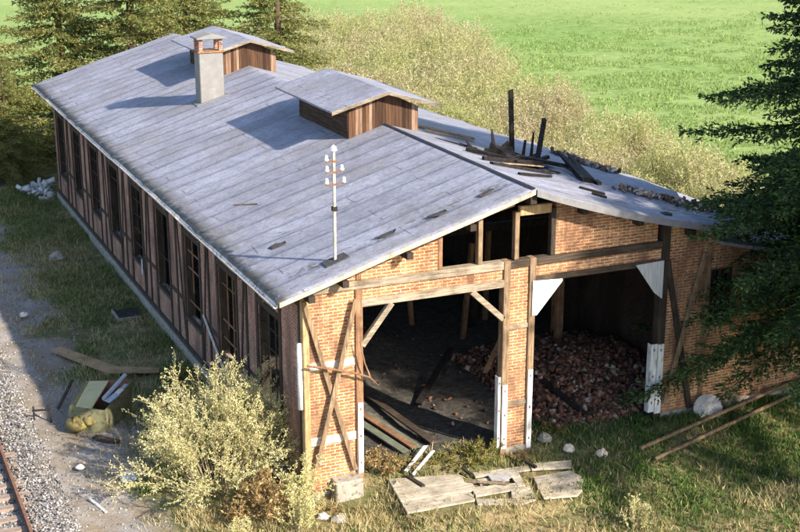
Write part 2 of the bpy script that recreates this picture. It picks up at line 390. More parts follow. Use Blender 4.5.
GX, GY = np.meshgrid(X, Y); nx, ny = len(X), len(Y)
gv = np.stack([GX, GY, gz(GX, GY)], -1).reshape(-1, 3)
ii = (np.arange(ny - 1)[:, None] * nx + np.arange(nx - 1)[None, :]).reshape(-1)
ground = arrays('ground', gv, np.stack([ii, ii + 1, ii + nx + 1, ii + nx], 1), M['ground'])
tag(ground, kind='structure')
ground.data.polygons.foreach_set('use_smooth', [True] * len(ground.data.polygons))
fx, fy = gv[:, 0], gv[:, 1]
nz = fbm(fx, fy, .45, 21); nf = fbm(fx, fy, 1.6, 31)
def zone_gravel(x, y, n): return sst(-3.0, -4.2, x + (n - .5) * 3.6 - .02 * (y - 10)) * sst(44, 38, y) 
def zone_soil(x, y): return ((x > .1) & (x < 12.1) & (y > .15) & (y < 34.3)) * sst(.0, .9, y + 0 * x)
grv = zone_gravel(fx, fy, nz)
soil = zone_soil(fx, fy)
dryz = np.clip(sst(.42, .62, nf) * .7 + sst(-1.4, -3.2, fy) * sst(9.5, 6.5, fx) * .6 + sst(12.3, 15, fx) * sst(2, 8, fy) * .6, 0, 1)
meadow = sst(23.5, 27.5, fx + (nz - .5) * 2)
meadow = np.maximum(meadow, sst(50, 60, fy))
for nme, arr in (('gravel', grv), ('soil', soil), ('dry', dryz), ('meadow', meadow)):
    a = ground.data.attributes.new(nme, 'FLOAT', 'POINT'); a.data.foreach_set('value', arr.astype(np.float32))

# ------------------------------------------------------------------ the shed
XR, ZR, XL, XE, LEN, SL = 5.97, 7.087, -.775, 12.72, 34.35, .3032
def rz(x, y):
    x = np.asarray(x, float); y = np.asarray(y, float) + 0 * x
    ev = np.interp(y, [-.54, 1.9, 4.2, 12, 20.7, 34.4], [5.36, 5.52, 5.58, 5.43, 5.22, 5.04])
    sag = np.interp(y, [-.5, 2, 6, 34], [.17, .12, .06, .04]); t = (x - XR) / 6.75
    r = ZR + (ev - ZR) * t - sag * 4 * t * (1 - t)
    l = ZR - SL * (XR - x) + .02 * np.sin(y * .9 + x) * np.clip((XR - x) / 3, 0, 1) * np.clip((x - XL) / 2, 0, 1)
    return np.where(x <= XR, l, r)
shed = thing('engine_shed', 'long derelict brick and timber shed with a grey felt roof and two open bays', 'shed', (6, 17, 0))

# roof: one warped sheet with thickness and a burnt hole in the far slope
xs = np.concatenate([np.linspace(XL, XR, 29), np.linspace(XR, XE, 33)[1:]]); 
lr = np.random.default_rng(4); lap = [-.54, .42]
while lap[-1] < LEN - .5: lap.append(lap[-1] + lr.uniform(.84, 1.02))
lap[-1] = LEN + .3
ys, yl, yt = [], [], []
for k in range(len(lap) - 1):
    tn = lr.uniform(.05, 1)
    for u in (0., .25, .5, .75, .97, 1.): ys.append(lap[k] + (lap[k + 1] - lap[k]) * u + (.002 if u == 0 and k else 0)); yl.append(u); yt.append(tn)
ys = np.array(ys); yl = np.array(yl); yt = np.array(yt)
RX, RY = np.meshgrid(xs, ys); n1, n2 = len(xs), len(ys)
RZ = rz(RX, RY) + .001 * yl[:, None] + (fbm(RX, RY, .8, 15) - .5) * .03
RX = np.where(RX == XL, RX + (fbm(RX, RY, 1.5, 25) - .5) * .14, np.where(RX == XE, RX + (fbm(RX, RY, .9, 26) - .6) * .7, RX))
jag = (fbm(RX, RY, .9, 5) - .5)
edge = (RX > 12.5)
top = np.stack([RX, RY, RZ], -1).reshape(-1, 3); bot = top - np.array([0, 0, .11])
cx, cy = (RX[:-1, :-1] + RX[1:, 1:]) / 2, (RY[:-1, :-1] + RY[1:, 1:]) / 2
hole = ((cx - 8.75) / 1.15) ** 2 + ((cy - 5.6) / 1.6) ** 2 + (fbm(cx, cy, 1.3, 41) - .5) * 1.6 < 1
keep = ~hole
idx = np.arange(n1 * n2).reshape(n2, n1)
q = np.stack([idx[:-1, :-1], idx[:-1, 1:], idx[1:, 1:], idx[1:, :-1]], -1)[keep]
N = n1 * n2
F = [q, q[:, ::-1] + N]
ed = {}
for f in q.tolist():
    for a, b2 in zip(f, f[1:] + f[:1]): ed[(a, b2)] = 1
sides = [(a, a + N, b2 + N, b2) for (a, b2) in ed if (b2, a) not in ed]
F.append(np.array(sides))
roof = arrays('roof', np.concatenate([top, bot]), np.concatenate(F), M['felt'], shed)
for nme, arr in (('lap', yl), ('strip', yt)):
    a = roof.data.attributes.new(nme, 'FLOAT', 'POINT'); a.data.foreach_set('value', np.tile(np.repeat(arr, n1), 2).astype(np.float32))
roof['label'] = 'weathered grey bitumen felt roof'

# verge boards (follow the rake), ridge strip, gutter
def strip_along(pts, w, h):
    mb = MB()
    for a, b2 in zip(pts[:-1], pts[1:]): mb.beam(a, b2, w, h)
    return mb
lx = np.linspace(XL, XR - .02, 9)
p = [(x, -.56, float(rz(x, -.54)) - .075) for x in lx]
obj('verge_board', MB().prism([(a[0], a[2] + .085) for a in p] + [(a[0], a[2] - .035) for a in reversed(p)], 'y', -.575, -.545), M['verge'], shed)
lx = np.linspace(XR + .02, XE, 12)
p = [(x, -.56, float(rz(x, -.54)) - .075) for x in lx]
obj('verge_board', MB().prism([(a[0], a[2] + .085) for a in p] + [(a[0], a[2] - .085) for a in reversed(p)], 'y', -.59, -.545), M['felt_edge'], shed)
mb = MB(); prev = None
for y in np.linspace(-.54, 9.0, 14):
    mb.add([(XR - .05, y, ZR + .015), (XR, y, ZR + .05), (XR + .04, y, float(rz(XR + .04, y)) + .045)], [])
for i in range(13):
    o = i * 3; mb.f += [(o, o + 3, o + 4, o + 1), (o + 1, o + 4, o + 5, o + 2)]
obj('ridge_strip', mb, M['felt_dark'], shed)
mb = MB(); prof = [(-.075, 0), (-.06, -.05), (0, -.08), (.06, -.05), (.075, 0), (.06, .0), (.0, -.06), (-.06, 0.)]
for y0, y1, dz in ((-.5, 8.3, 0), (8.32, 17.2, .015), (17.22, 25, -.01), (25.02, 34.6, .0)):
    mb.prism([(XL - .07 + a, 4.975 + b2 + dz) for a, b2 in prof], 'y', y0, y1)
obj('gutter', mb, M['zinc'], shed)
for y in np.arange(.2, 34, 1.9): obj('gutter_bracket', MB().box(XL - .17, XL + .02, y, y + .04, 4.87, 4.895), M['rust'], shed)
for px_, pz_ in ((.07, 4.99), (.93, 5.26), (2.6, 5.76), (4.3, 6.28)):
    mb = MB(); mb.box(px_ - .08, px_ + .08, -.46, 34.3, pz_ - .09, pz_ + .07); obj('purlin', mb, M['timber_dark'], shed)
obj('ridge_purlin', MB().box(XR - .09, XR + .09, -.45, 34.3, 6.70, 6.9), M['timber_dark'], shed)
for px_ in (7.6, 9.3, 11):
    zz = min(float(rz(px_, y)) for y in (-.5, 3, 10, 30)) - .22
    obj('purlin', MB().box(px_ - .08, px_ + .08, -.3, 34.3, zz - .1, zz + .08), M['timber_dark'], shed)
for y in np.arange(4, 34, 5.):                    # roof trusses inside
    mb = MB(); mb.beam((.3, y, 4.9), (11.9, y, 4.9), .16, .22); mb.beam((.3, y, 5.0), (XR, y, 6.7), .14, .16); mb.beam((XR, y, 6.7), (11.9, y, 5.05), .14, .16); mb.beam((XR, y, 4.9), (XR, y, 6.6), .14, .14)
    obj('roof_truss', mb, M['charred'], shed)

def cut_wall(mb, axis, u0, u1, z0, z1, holes, a, b2):
    """wall of butted blocks round rectangular holes (u0,u1,z0,z1)"""
    us = sorted({u0, u1, *[h[0] for h in holes], *[h[1] for h in holes]})
    for i in range(len(us) - 1):
        hs = sorted([(h[2], h[3]) for h in holes if h[0] <= us[i] + 1e-6 and h[1] >= us[i + 1] - 1e-6])
        z = z0
        for h0, h1 in hs + [(z1, z1)]:
            if h0 > z + 1e-6:
                if axis == 'x': mb.box(us[i], us[i + 1], a, b2, z, h0)
                else: mb.box(a, b2, us[i], us[i + 1], z, h0)
            z = max(z, h1)
    return mb
def und(x, y=0.): return float(rz(x, y)) - .13
# front wall in orange brick: panels between the timbers
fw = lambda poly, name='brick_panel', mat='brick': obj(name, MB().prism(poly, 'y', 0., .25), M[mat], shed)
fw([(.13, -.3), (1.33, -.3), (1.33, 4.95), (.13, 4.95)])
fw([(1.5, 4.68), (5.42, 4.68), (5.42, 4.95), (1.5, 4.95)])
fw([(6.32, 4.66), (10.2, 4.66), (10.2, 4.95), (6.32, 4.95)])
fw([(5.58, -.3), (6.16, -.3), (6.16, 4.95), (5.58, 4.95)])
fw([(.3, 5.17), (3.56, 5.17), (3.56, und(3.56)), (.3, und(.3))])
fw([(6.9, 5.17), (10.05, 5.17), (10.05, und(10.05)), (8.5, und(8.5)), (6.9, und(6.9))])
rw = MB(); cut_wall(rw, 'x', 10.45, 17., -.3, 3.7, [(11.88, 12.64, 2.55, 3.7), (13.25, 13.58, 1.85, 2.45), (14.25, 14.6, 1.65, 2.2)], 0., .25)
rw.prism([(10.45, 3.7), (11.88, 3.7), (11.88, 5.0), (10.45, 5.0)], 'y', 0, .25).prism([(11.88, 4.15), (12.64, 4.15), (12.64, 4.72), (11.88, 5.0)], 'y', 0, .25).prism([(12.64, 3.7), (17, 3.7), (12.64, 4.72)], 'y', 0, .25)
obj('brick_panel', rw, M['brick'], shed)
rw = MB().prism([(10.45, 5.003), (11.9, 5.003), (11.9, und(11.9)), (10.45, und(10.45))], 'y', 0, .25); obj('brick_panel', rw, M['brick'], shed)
for x0, x1, z0 in ((11.88, 12.64, 2.55), (13.25, 13.58, 1.85), (14.25, 14.6, 1.65)):
    obj('window_sill', MB().box(x0 - .06, x1 + .06, -.06, .2, z0 - .06, z0 + .012), M['lime'] if x0 > 13 else M['timber_dark_h'], shed)
w = obj('window_frame', MB().box(11.885, 11.95, .05, .15, 2.57, 4.14).box(12.57, 12.635, .05, .15, 2.57, 4.14).box(12.23, 12.29, .06, .14, 2.57, 4.08).box(11.95, 12.57, .05, .15, 4.08, 4.14), M['timber_dark'], shed)
# annex beyond the right corner
obj('annex_wall', MB().box(16.75, 17., .252, 12., -.3, 3.6).box(12.3, 16.748, 11.75, 12, -.3, 3.6), M['brick_side'], shed)
obj('annex_roof', MB().add([(11.95, -.35, 5.02), (17.4, -.35, 3.72), (17.4, 12.4, 3.72), (11.95, 12.4, 5.02), (11.95, -.35, 4.93), (17.4, -.35, 3.62), (17.4, 12.4, 3.62), (11.95, 12.4, 4.93)], [(0, 1, 2, 3), (7, 6, 5, 4), (0, 4, 5, 1), (1, 5, 6, 2), (2, 6, 7, 3), (3, 7, 4, 0)]), M['felt'], shed)

# timber of the front
def bx(name, mat, *b, bev=.012, label=None):
    o = obj(name, MB().box(*b), M[mat], shed, bev)
    if label: o['label'] = label
    return o
def bm_(name, mat, a, b2, w, d, label=None, up=(0, 1, 0)):
    o = obj(name, MB().beam(a, b2, w, d, up), M[mat], shed, .01)
    if label: o['label'] = label
    return o
bx('corner_post', 'timber_pale', -.03, .13, -.035, .16, -.62, 5.0, label='pale yellow corner post')
bx('tie_beam', 'timber_h', .13, 5.4, -.05, .2, 4.95, 5.165, label='grey weathered beam above the left bay')
bx('tie_beam', 'timber_dark_h', 5.402, 10.2, -.048, .2, 4.955, 5.155, label='dark beam above the right bay')
bx('lintel', 'timber_h', 1.48, 5.42, -.06, .2, 4.48, 4.68)
bx('lintel', 'timber_dark_h', 6.32, 10.22, -.05, .2, 4.5, 4.66)
bx('door_post', 'timber_x', 1.33, 1.52, -.055, .2, -.25, 4.95)
bx('door_post', 'timber_v', 5.40, 5.59, -.065, .2, -.3, 5.17)
bx('door_post', 'timber_v', 6.15, 6.33, -.065, .2, -.3, 5.17)
bx('door_post', 'timber_dark', 10.2, 10.45, -.055, .2, -.25, 5.9)
bx('pier_rail', 'timber_h', 5.59, 6.15, -.04, .1, 3.3, 3.42)
bx('pier_rail', 'timber_h', 5.59, 6.15, -.038, .1, 1.17, 1.28)
bm_('door_brace', 'timber_h', (1.5, -.0, 3.48), (2.3, -.0, 4.48), .15, .13)
bm_('door_brace', 'timber_h', (4.5, -.0, 4.48), (5.42, -.0, 3.62), .15, .13)
# gable opening above the left bay
bx('gable_post', 'timber_x', 3.56, 3.68, -.02, .15, 5.165, und(3.7) - .02)
bx('gable_post', 'timber_v', 4.66, 4.79, -.03, .14, 5.165, und(4.7) - .02)
bx('gable_post', 'timber_v', 5.70, 5.83, -.03, .14, 5.165, 6.42)
bx('gable_post', 'timber_dark', 6.76, 6.9, -.02, .15, 5.165, 6.42)
bx('gable_header', 'timber_pale', 5.84, 6.76, -.01, .12, 6.3, 6.55)
obj('gable_board', MB().prism([(4.1, und(4.1) - .17), (5.7, und(5.7) - .30), (5.7, und(5.7) - .12), (4.1, und(4.1) - .02)], 'y', .02, .08), M['timber_pale'], shed)
bx('gable_post', 'timber_x', 1.36, 1.5, -.03, .15, 5.165, und(1.4) - .02)
# painted gussets and guards on the door posts
def gusset(poly, mat, label):
    o = obj('gusset_plate', MB().prism(poly, 'y', -.105, -.07), M[mat], shed, .004); o['label'] = label
gusset([(6.22, 4.56), (7.1, 4.52), (7.1, 4.46), (6.36, 3.62), (6.22, 3.62)], 'white_paint', 'white corner plate at the left of the right bay')
gusset([(9.35, 4.6), (10.24, 4.63), (10.24, 3.55), (9.98, 3.75)], 'gusset_grey', 'grey streaked corner plate at the right of the right bay')
for x0, x1, z0, z1, lb in ((1.36, 1.50, .1, 2.0, None), (5.29, 5.36, .05, 2.05, None), (5.42, 5.57, .0, 1.8, None), (6.17, 6.31, -.1, 2.12, None), (10.0, 10.20, .25, 2.25, None), (10.22, 10.42, .18, 2.22, None)):
    mb = MB().box(x0, x1, -.085, -.06, z0, z1).box(x0, x0 + .014, -.06, .1, z0, z1)
    g = obj('post_guard', mb, M['white_paint'], shed)
    for zz in np.linspace(z0 + .25, z1 - .2, 3):
        obj('bolt_plate', MB().box((x0 + x1) / 2 - .02, (x0 + x1) / 2 + .02, -.092, -.084, zz, zz + .07), M['rust'], g)
# left panel: boards nailed as an X, limewashed rails, block footing
for a, b2 in (((-.02, -.10, 4.85), (1.27, -.10, .22)), ((1.30, -.155, 4.75), (.22, -.155, .5))):
    obj('crossed_board', MB().beam(a, b2, .12, .045, (0, 1, 0)), M['timber_v'], shed, .006)
bx('wall_rail', 'lime', .13, 1.33, -.012, .1, 3.0, 3.2, label='limewashed band across the left panel')
bx('wall_rail', 'lime', .13, 1.33, -.03, .1, 1.02, 1.24)
bx('post_footing', 'concrete', .62, 1.36, -.42, .1, -1.0, .1, bev=.03, label='pale concrete block under the door post')
bx('plinth', 'concrete', .1, 5.4, .02, .4, -.6, -.02) if False else None
bx('plinth', 'concrete', 10.46, 17.05, -.07, .18, -.45, .16, bev=.02)
bx('plinth', 'concrete', 5.42, 6.32, -.06, .2, -.6, -.02, bev=.02)
bx('plinth', 'concrete', .0, .62, -.05, .2, -1., -.25, bev=.02)
# braces right of the right bay
bm_('wall_brace', 'timber_dark', (10.38, -.05, 4.6), (11.42, -.05, .15), .16, .09)
bm_('wall_brace', 'timber_v', (11.56, -.12, 4.7), (10.5, -.12, .45), .13, .07)
bx('wall_post', 'timber_v', 11.7, 11.86, -.04, .1, .15, 4.9)

# left wall: plinth, dull brick, windows, dark frame
W0, WS, WW = 2.69, 3.756, 1.72
cen = [W0 + WS * i for i in range(9)]
ZB, ZT = .98, 3.76
wl = MB(); cut_wall(wl, 'y', .2, 34.35, -.12, 5.02, [(c - WW / 2, c + WW / 2, ZB, ZT) for c in cen], 0., .25)
obj('side_wall', wl, M['brick_side'], shed)
obj('plinth', MB().box(-.12, .3, .16, 34.4, -.9, -.12), M['concrete'], shed, .02)
def fl(name, y0, y1, z0, z1, d=.035, mat='timber_dark'): return obj(name, MB().box(-d, .1, y0, y1, z0, z1), M[mat], shed, .008)
fl('wall_plate', .2, 34.3, 4.62, 4.82, .05); fl('sole_plate', .2, 34.3, -.118, .04, .05)
for c in cen:
    for e in (-1, 1):
        y = c + e * (WW / 2 + .09); fl('wall_post', y - .085, y + .085, .04, 4.62)
    w = fl('window_head', c - WW / 2, c + WW / 2, ZT + .0, ZT + .15)
    fl('window_sill', c - WW / 2, c + WW / 2, ZB - .09, ZB + .03, .05, 'timber_dark_h')
for i, c in enumerate(cen):
    lo = c - WS / 2
    if i:
        fl('wall_post', lo - .075, lo + .075, .04, 4.62)
        a = (c - WW / 2 - .2)
        for e in (0, 1):
            y0 = (lo + .08) if e else (cen[i - 1] + WW / 2 + .18); y1 = (c - WW / 2 - .18) if e else (lo - .08)
            fl('wall_rail', y0, y1, 1.38, 1.52, .03)
    if i in (1, 2, 4, 5, 8):
        y0, y1 = (lo + .1, c - WW / 2 - .2)
        obj('wall_brace', MB().beam((-.0, y1, .06), (-.0, y0, 4.6), .11, .05, (1, 0, 0)), M['timber_dark'], shed)
    if i in (3, 6):
        y0, y1 = (lo - .1, cen[i - 1] + WW / 2 + .2)
        obj('wall_brace', MB().beam((-.0, y1, .06), (-.0, y0, 4.6), .11, .05, (1, 0, 0)), M['timber_dark'], shed)
    # window: frame, glazing bars that survive, a few panes
    mb = MB(); y0, y1 = c - WW / 2, c + WW / 2
    mb.box(.03, .26, y0 + .001, y0 + .07, ZB + .03, ZT).box(.03, .26, y1 - .07, y1 - .001, ZB + .03, ZT).box(.03, .26, y0 + .07, y1 - .07, ZT - .08, ZT - .002)
    f = obj('window_frame', mb, M['timber_dark'], shed)
    mb = MB()
    r = random.Random(i * 7 + 1)
    for k in (1, 2):
        if r.random() < .8: mb.box(.08, .11, y0 + .07 + (WW - .14) * k / 3 - .018, y0 + .07 + (WW - .14) * k / 3 + .018, ZB + .03 + r.choice([0, 0, .9]), ZT - .08)
    for k in range(1, 5):
        if r.random() < .6: mb.box(.082, .112, y0 + .07, y1 - .07, ZB + (ZT - ZB) * k / 5 - .018, ZB + (ZT - ZB) * k / 5 + .018)
    if mb.v: obj('glazing_bar', mb, M['timber_x'] if i in (1, 2) else M['timber_dark'], f)
bx('wall_post', 'timber_dark', -.035, .2, .165, .33, -.11, 5.0)
obj('drain_pipe', MB().tube([(-.11, .02, 2.05), (-.1, .05, 2.9), (-.1, .06, 3.75)], .065, 9), M['white_paint'], shed, smooth=True)
# a loose pale board leaning across the second window, and one white sill scrap
obj('loose_board', MB().beam((-.07, 8.9, 1.7), (-.07, 6.0, .2), .12, .03, (1, 0, 0)), M['zinc'], shed)
obj('loose_board', MB().box(-.06, -.037, 17.0, 17.12, .7, 1.25), M['white_paint'], shed)
# hidden sides
obj('side_wall', MB().box(12.02, 12.25, .252, 34.35, -.3, 4.85), M['brick_dark'], shed)
obj('back_wall', MB().prism([(.252, -.3), (12.018, -.3), (12.018, 4.85), (XR, 6.9), (.252, 5.1)], 'y', 34.1, 34.35), M['brick_dark'], shed)
for px_, py_, h_ in ((10.35, 5.4, 5.0), (11.3, 7.2, 5.0), (9.2, 9.0, 4.8), (6, 12, 4.8), (6, 20, 4.8), (3.9, 15., 4.8)):
    obj('inner_post', MB().box(px_ - .11, px_ + .11, py_ - .11, py_ + .11, -.2, h_), M['timber_x'] if px_ > 10 else M['charred'], shed, .02)
for px_, py_, h_, lean in ((8.3, 8., 3.2, .3), (7.4, 10, 2.6, -.2), (9.9, 9.5, 3.4, .1)):
    obj('inner_post', MB().beam((px_, py_, -.2), (px_ + lean, py_, h_), .14, .14), M['timber_x'], shed)

# ridge vents
def vent(y0, y1, yr1, mat):
    xl, xr_, ze, zr = 4.78, 7.12, 7.58, 8.13
    mb = MB(); mb2 = MB(); t = .03
    n = 21
    v = None
    for yy in (y0, y1):                                  # gable planks, front and back
      mb = MB()
      for i in range(n):
        a = xl + (xr_ - xl) * i / n + .004; b2 = xl + (xr_ - xl) * (i + 1) / n - .004
        tp = lambda x: ze + (zr - ze) * (1 - abs(x - 5.95) / 1.17)
        bt = lambda x: float(rz(x, yy)) - .08
        j = random.uniform(-.008, .008)
        mb.prism([(a, bt(a)), (b2, bt(b2)), (b2, tp(b2)), (a, tp(a))], 'y', yy - t + j, yy + j)
      g = obj('roof_vent' if v is None else 'gable_cladding', mb, M[mat], shed if v is None else v)
      v = v or g
    for xx in (xl, xr_):
        mb2 = MB()
        yy = y0 + .02
        zb = float(rz(xx, y0)) - .08
        k = 4
        for i in range(k):
            mb2.box(xx - t, xx, y0 + .002, y1 - .042, zb + (ze - zb) * i / k + .004, zb + (ze - zb) * (i + 1) / k - .004)
        obj('side_cladding', mb2, M['vent_side'], v)
    rf = MB(); e0, e1 = y0 - .36, y1 + .5
    L_ = [(4.1, 7.66), (5.95, 8.17), (7.78, 7.64)]
    nn = 9; yy = np.linspace(e0, e1, nn)
    for sgn, (pa, pb) in ((0, (L_[0], L_[1])), (1, (L_[1], L_[2]))):
        vs = []
        for y in yy:
            for p_ in (pa, pb): vs.append((p_[0], y, p_[1] + random.uniform(-.008, .008)))
        for y in yy:
            for p_ in (pa, pb): vs.append((p_[0], y, p_[1] - .06))
        fs = []; o = 2 * nn
        for i in range(nn - 1):
            fs += [(2 * i, 2 * i + 1, 2 * i + 3, 2 * i + 2), (o + 2 * i, o + 2 * i + 2, o + 2 * i + 3, o + 2 * i + 1), (2 * i, 2 * i + 2, o + 2 * i + 2, o + 2 * i), (2 * i + 1, o + 2 * i + 1, o + 2 * i + 3, 2 * i + 3)]
        fs += [(0, o, o + 1, 1), (2 * nn - 2, 2 * nn - 1, o + 2 * nn - 1, o + 2 * nn - 2)]
        rf.add(vs, fs)
    obj('vent_roof', rf, M['felt'], v)
    bd = MB()
    for a, b2 in ((L_[0], L_[1]), (L_[1], L_[2])):
        bd.prism([(a[0], a[1] - .01), (b2[0], b2[1] - .01), (b2[0], b2[1] - .11), (a[0], a[1] - .11)], 'y', e0 - .03, e0 - .002)
    obj('verge_board', bd, M['timber_h'], v)
vent(8.98, 13.4, 0, 'plank_brown')['x'] if False else vent(8.98, 13.4, 0, 'plank_brown')
vent(22.75, 27.2, 0, 'plank_brown')

# chimney
ch = obj('chimney', MB().box(3.08, 4.0, 19.6, 20.3, 5.9, 8.12), M['plaster'], shed, .025)
obj('chimney_band', MB().box(3.04, 4.04, 19.56, 20.34, 8.121, 8.19), M['timber_x'], ch)
for a in (3.09, 3.85):
    for b2 in (19.61, 20.15): obj('chimney_pillar', MB().box(a, a + .14, b2, b2 + .14, 8.191, 8.62), M['brick_side'], ch)
obj('chimney_cap', MB().prism([(2.98, 8.62), (4.1, 8.62), (4.1, 8.68), (3.54, 8.82), (2.98, 8.68)], 'y', 19.48, 20.42), M['plaster'], ch, .02)
obj('chimney_flashing', MB().beam((2.9, 19.95, float(rz(2.9, 20)) + .015), (4.15, 19.95, float(rz(4.15, 20)) + .015), .95, .03), M['felt_edge'], ch)

# pole with insulators standing on the roof by the front verge
ip = thing('insulator_pole', 'thin timber pole with white insulators rising from the roof near the front eave', 'pole', (1.0, .42, 5.57))
obj('pole', MB().beam((1.0, .42, 5.5), (1.0, .42, 8.3), .06, .06, (0, 1, 0)), M['verge'], ip)
obj('pole_cap', MB().lathe([(.02, 0), (.09, .02), (.07, .1), (.0, .16)], (1., .42, 8.3), 8), M['ceramic'], ip)
insp = [(.005, -.0), (.03, .0), (.055, .02), (.05, .06), (.035, .08), (.045, .1), (.03, .14), (.0, .15)]
for k, (zz, a, b2) in enumerate(((8.06, -.2, .06), (7.8, -.19, .19), (7.5, -.2, .24))):
    ca = obj('crossarm', MB().box(1 + a - .02, 1 + b2 + .02, .37, .395, zz - .02, zz + .02), M['rust'], ip)
    for e in ([a, b2] if k else [a]):
        obj('insulator', MB().lathe(insp, (1 + e, .382, zz + .02), 10), M['ceramic'], ip, smooth=True)
obj('pole_clip', MB().box(.94, 1.06, .36, .48, 6.85, 6.95), M['black_iron'], ip)
obj('base_flashing', MB().beam((.7, .42, float(rz(.7, .42)) + .02), (1.3, .42, float(rz(1.3, .42)) + .02), .4, .03), M['felt_dark'], ip)

# ------------------------------------------------------------------ burnt timbers and wreckage on the roof
def R(x, y, dz=0.): return (x, y, float(rz(x, y)) + dz)
burnt = [
    ('upright charred post rising tallest from the burnt hole', [R(9.22, 6.6, -.3), (9.05, 6.5, 8.32)], .13, 1.),
    ('leaning charred post right of the tall upright', [R(9.95, 6.4, -.2), (10.3, 6.6, 7.32)], .13, 1.),
    ('short charred spike beside the leaning post', [R(9.8, 6.5, -.1), (9.85, 6.45, 6.98)], .09, .5),
    ('charred stump low between the two upright posts', [R(9.4, 6.3, -.1), (9.48, 6.3, 6.75)], .09, .7),
    ('charred spike above the broken board at the left of the hole', [R(8.4, 6.2, -.1), (8.28, 6.2, 7.2)], .13, .4),
    ('long charred rafter lying left of the hole', [R(7.13, 5.6, .08), R(8.2, 4.5, .1)], .14, .9),
    ('charred rafter lying along the front of the hole', [R(6.9, 4.1, .06), R(9.3, 5.0, .1)], .13, .9),
    ('charred lath lying nearest the ridge', [R(6.85, 3.5, .03), R(8.9, 3.55, .06)], .11, .8),
    ('charred plank sloping down at the right of the hole', [R(9.72, 3.1, .03), R(10.35, 5.8, .42)], .26, .3),
    ('second charred plank right of the hole crossing its neighbour', [R(9.88, 3.15, .05), R(10.8, 6.0, .40)], .2, .3),
    ('short charred lath in front of the hole', [R(7.1, 2.35, .03), R(8.5, 3.0, .04)], .10, .8),
    ('small charred block fallen on the felt', [R(10.1, 3.3, .05), R(10.02, 2.9, .05)], .13, 1.),
    ('thin dark lath on the felt farther from the verge', [R(8.77, 1.9, .03), R(9.3, 1.5, .03)], .07, 1.),
    ('thin dark lath on the felt nearer the verge', [R(8.77, 1.3, .03), R(9.05, 1.02, .03)], .07, 1.),
    ('charred beam bridging the middle of the hole', [R(7.9, 5.9, .1), R(10.2, 4.8, .14)], .15, .9),
    ('charred beam tipped down into the hole', [R(9.9, 5.6, .25), R(8.1, 4.9, -.3)], .13, .8),
]
for lb, (a, b2), w, tp in burnt:
    single('charred_timber', MB().beam(a, b2, w, w * .75, taper=tp, ragged=.05), M['charred'], lb, 'timber', 'burnt roof timbers')
for k in range(16):
    x_, y_ = random.uniform(7.4, 10.2), random.uniform(3.6, 6.6); a_ = random.uniform(0, PI); l_ = random.uniform(.35, .9)
    single('charred_splinter', MB().beam(R(x_, y_, .05), R(min(x_ + l_ * math.cos(a_), 12.4), y_ + l_ * math.sin(a_), random.uniform(.03, .38)), random.uniform(.05, .13), .05, taper=.35, ragged=.08), M['charred'], 'small charred splinter in the burnt wreckage on the far roof slope', 'splinter', 'charred splinters on the roof')
mb = MB().add([R(8.0, 5.9, .0), R(8.5, 5.2, .0), R(8.9, 5.7, .0), (8.75, 5.8, 6.75), (8.55, 5.7, 6.98), (8.35, 5.75, 6.8), (8.1, 5.9, 6.92)], [(0, 1, 2, 3, 4, 5, 6)])
sh = single('charred_board', mb, M['charred'], 'jagged charred board standing at the left edge of the hole', 'board', 'burnt roof timbers')
sm = sh.modifiers.new('thick', 'SOLIDIFY'); sm.thickness = .05
for lb, pts, w, mt in (
    ('pale broken plank lying behind the near ridge vent', [R(7.7, 10.4, .06), R(9.3, 9.3, .06)], .25, 'plank_rot'),
    ('brown broken plank beside the near ridge vent', [R(7.6, 9.4, .05), R(8.9, 8.6, .05)], .16, 'plank_rot'),
    ('light split batten below the burnt hole', [R(7.4, 3.9, .05), R(9.0, 4.4, .08)], .09, 'plank_rot'),
    ('thin grey stick lying low on the left roof slope', [R(.53, 7.25, .02), R(1.02, 6.5, .02)], .07, 'plank_rot'),
    ('dark plank lying along the far eave', [R(12.2, 9.3, .06), R(12.25, 7.9, .08)], .18, 'charred'),
    ('rotten plank among bricks on the far eave', [R(12.3, 7.4, .1), R(12.4, 5.8, .1)], .14, 'plank_rot')):
    single('roof_plank', MB().beam(*pts, w, .035, ragged=.06), M[mt], lb, 'plank', 'loose planks on the roof')
for k, (fx_, fy_, s_, lb) in enumerate(((3.75, .5, .28, 'middle'), (5.1, .5, .26, 'highest'), (2.42, .62, .3, 'lowest'), (.35, 2.9, .25, 'far left'))):
    p_ = [R(fx_ + s_ * math.cos(t) * random.uniform(.6, 1.3), fy_ + .5 * s_ * math.sin(t) * random.uniform(.5, 1.3), random.uniform(.012, .07)) for t in np.linspace(0, 2 * PI, 9)[:-1]]
    o = single('felt_flap', MB().add(p_, [tuple(range(8))]), M['felt_dark'], {'middle': 'dark curled felt scrap halfway up the front edge of the roof', 'highest': 'dark felt scrap nearest the gable peak', 'lowest': 'dark felt scrap low beside the insulator pole', 'far left': 'dark felt scrap near the left eave corner'}[lb], 'felt scrap', 'torn felt scraps')
    o.modifiers.new('thick', 'SOLIDIFY').thickness = .015
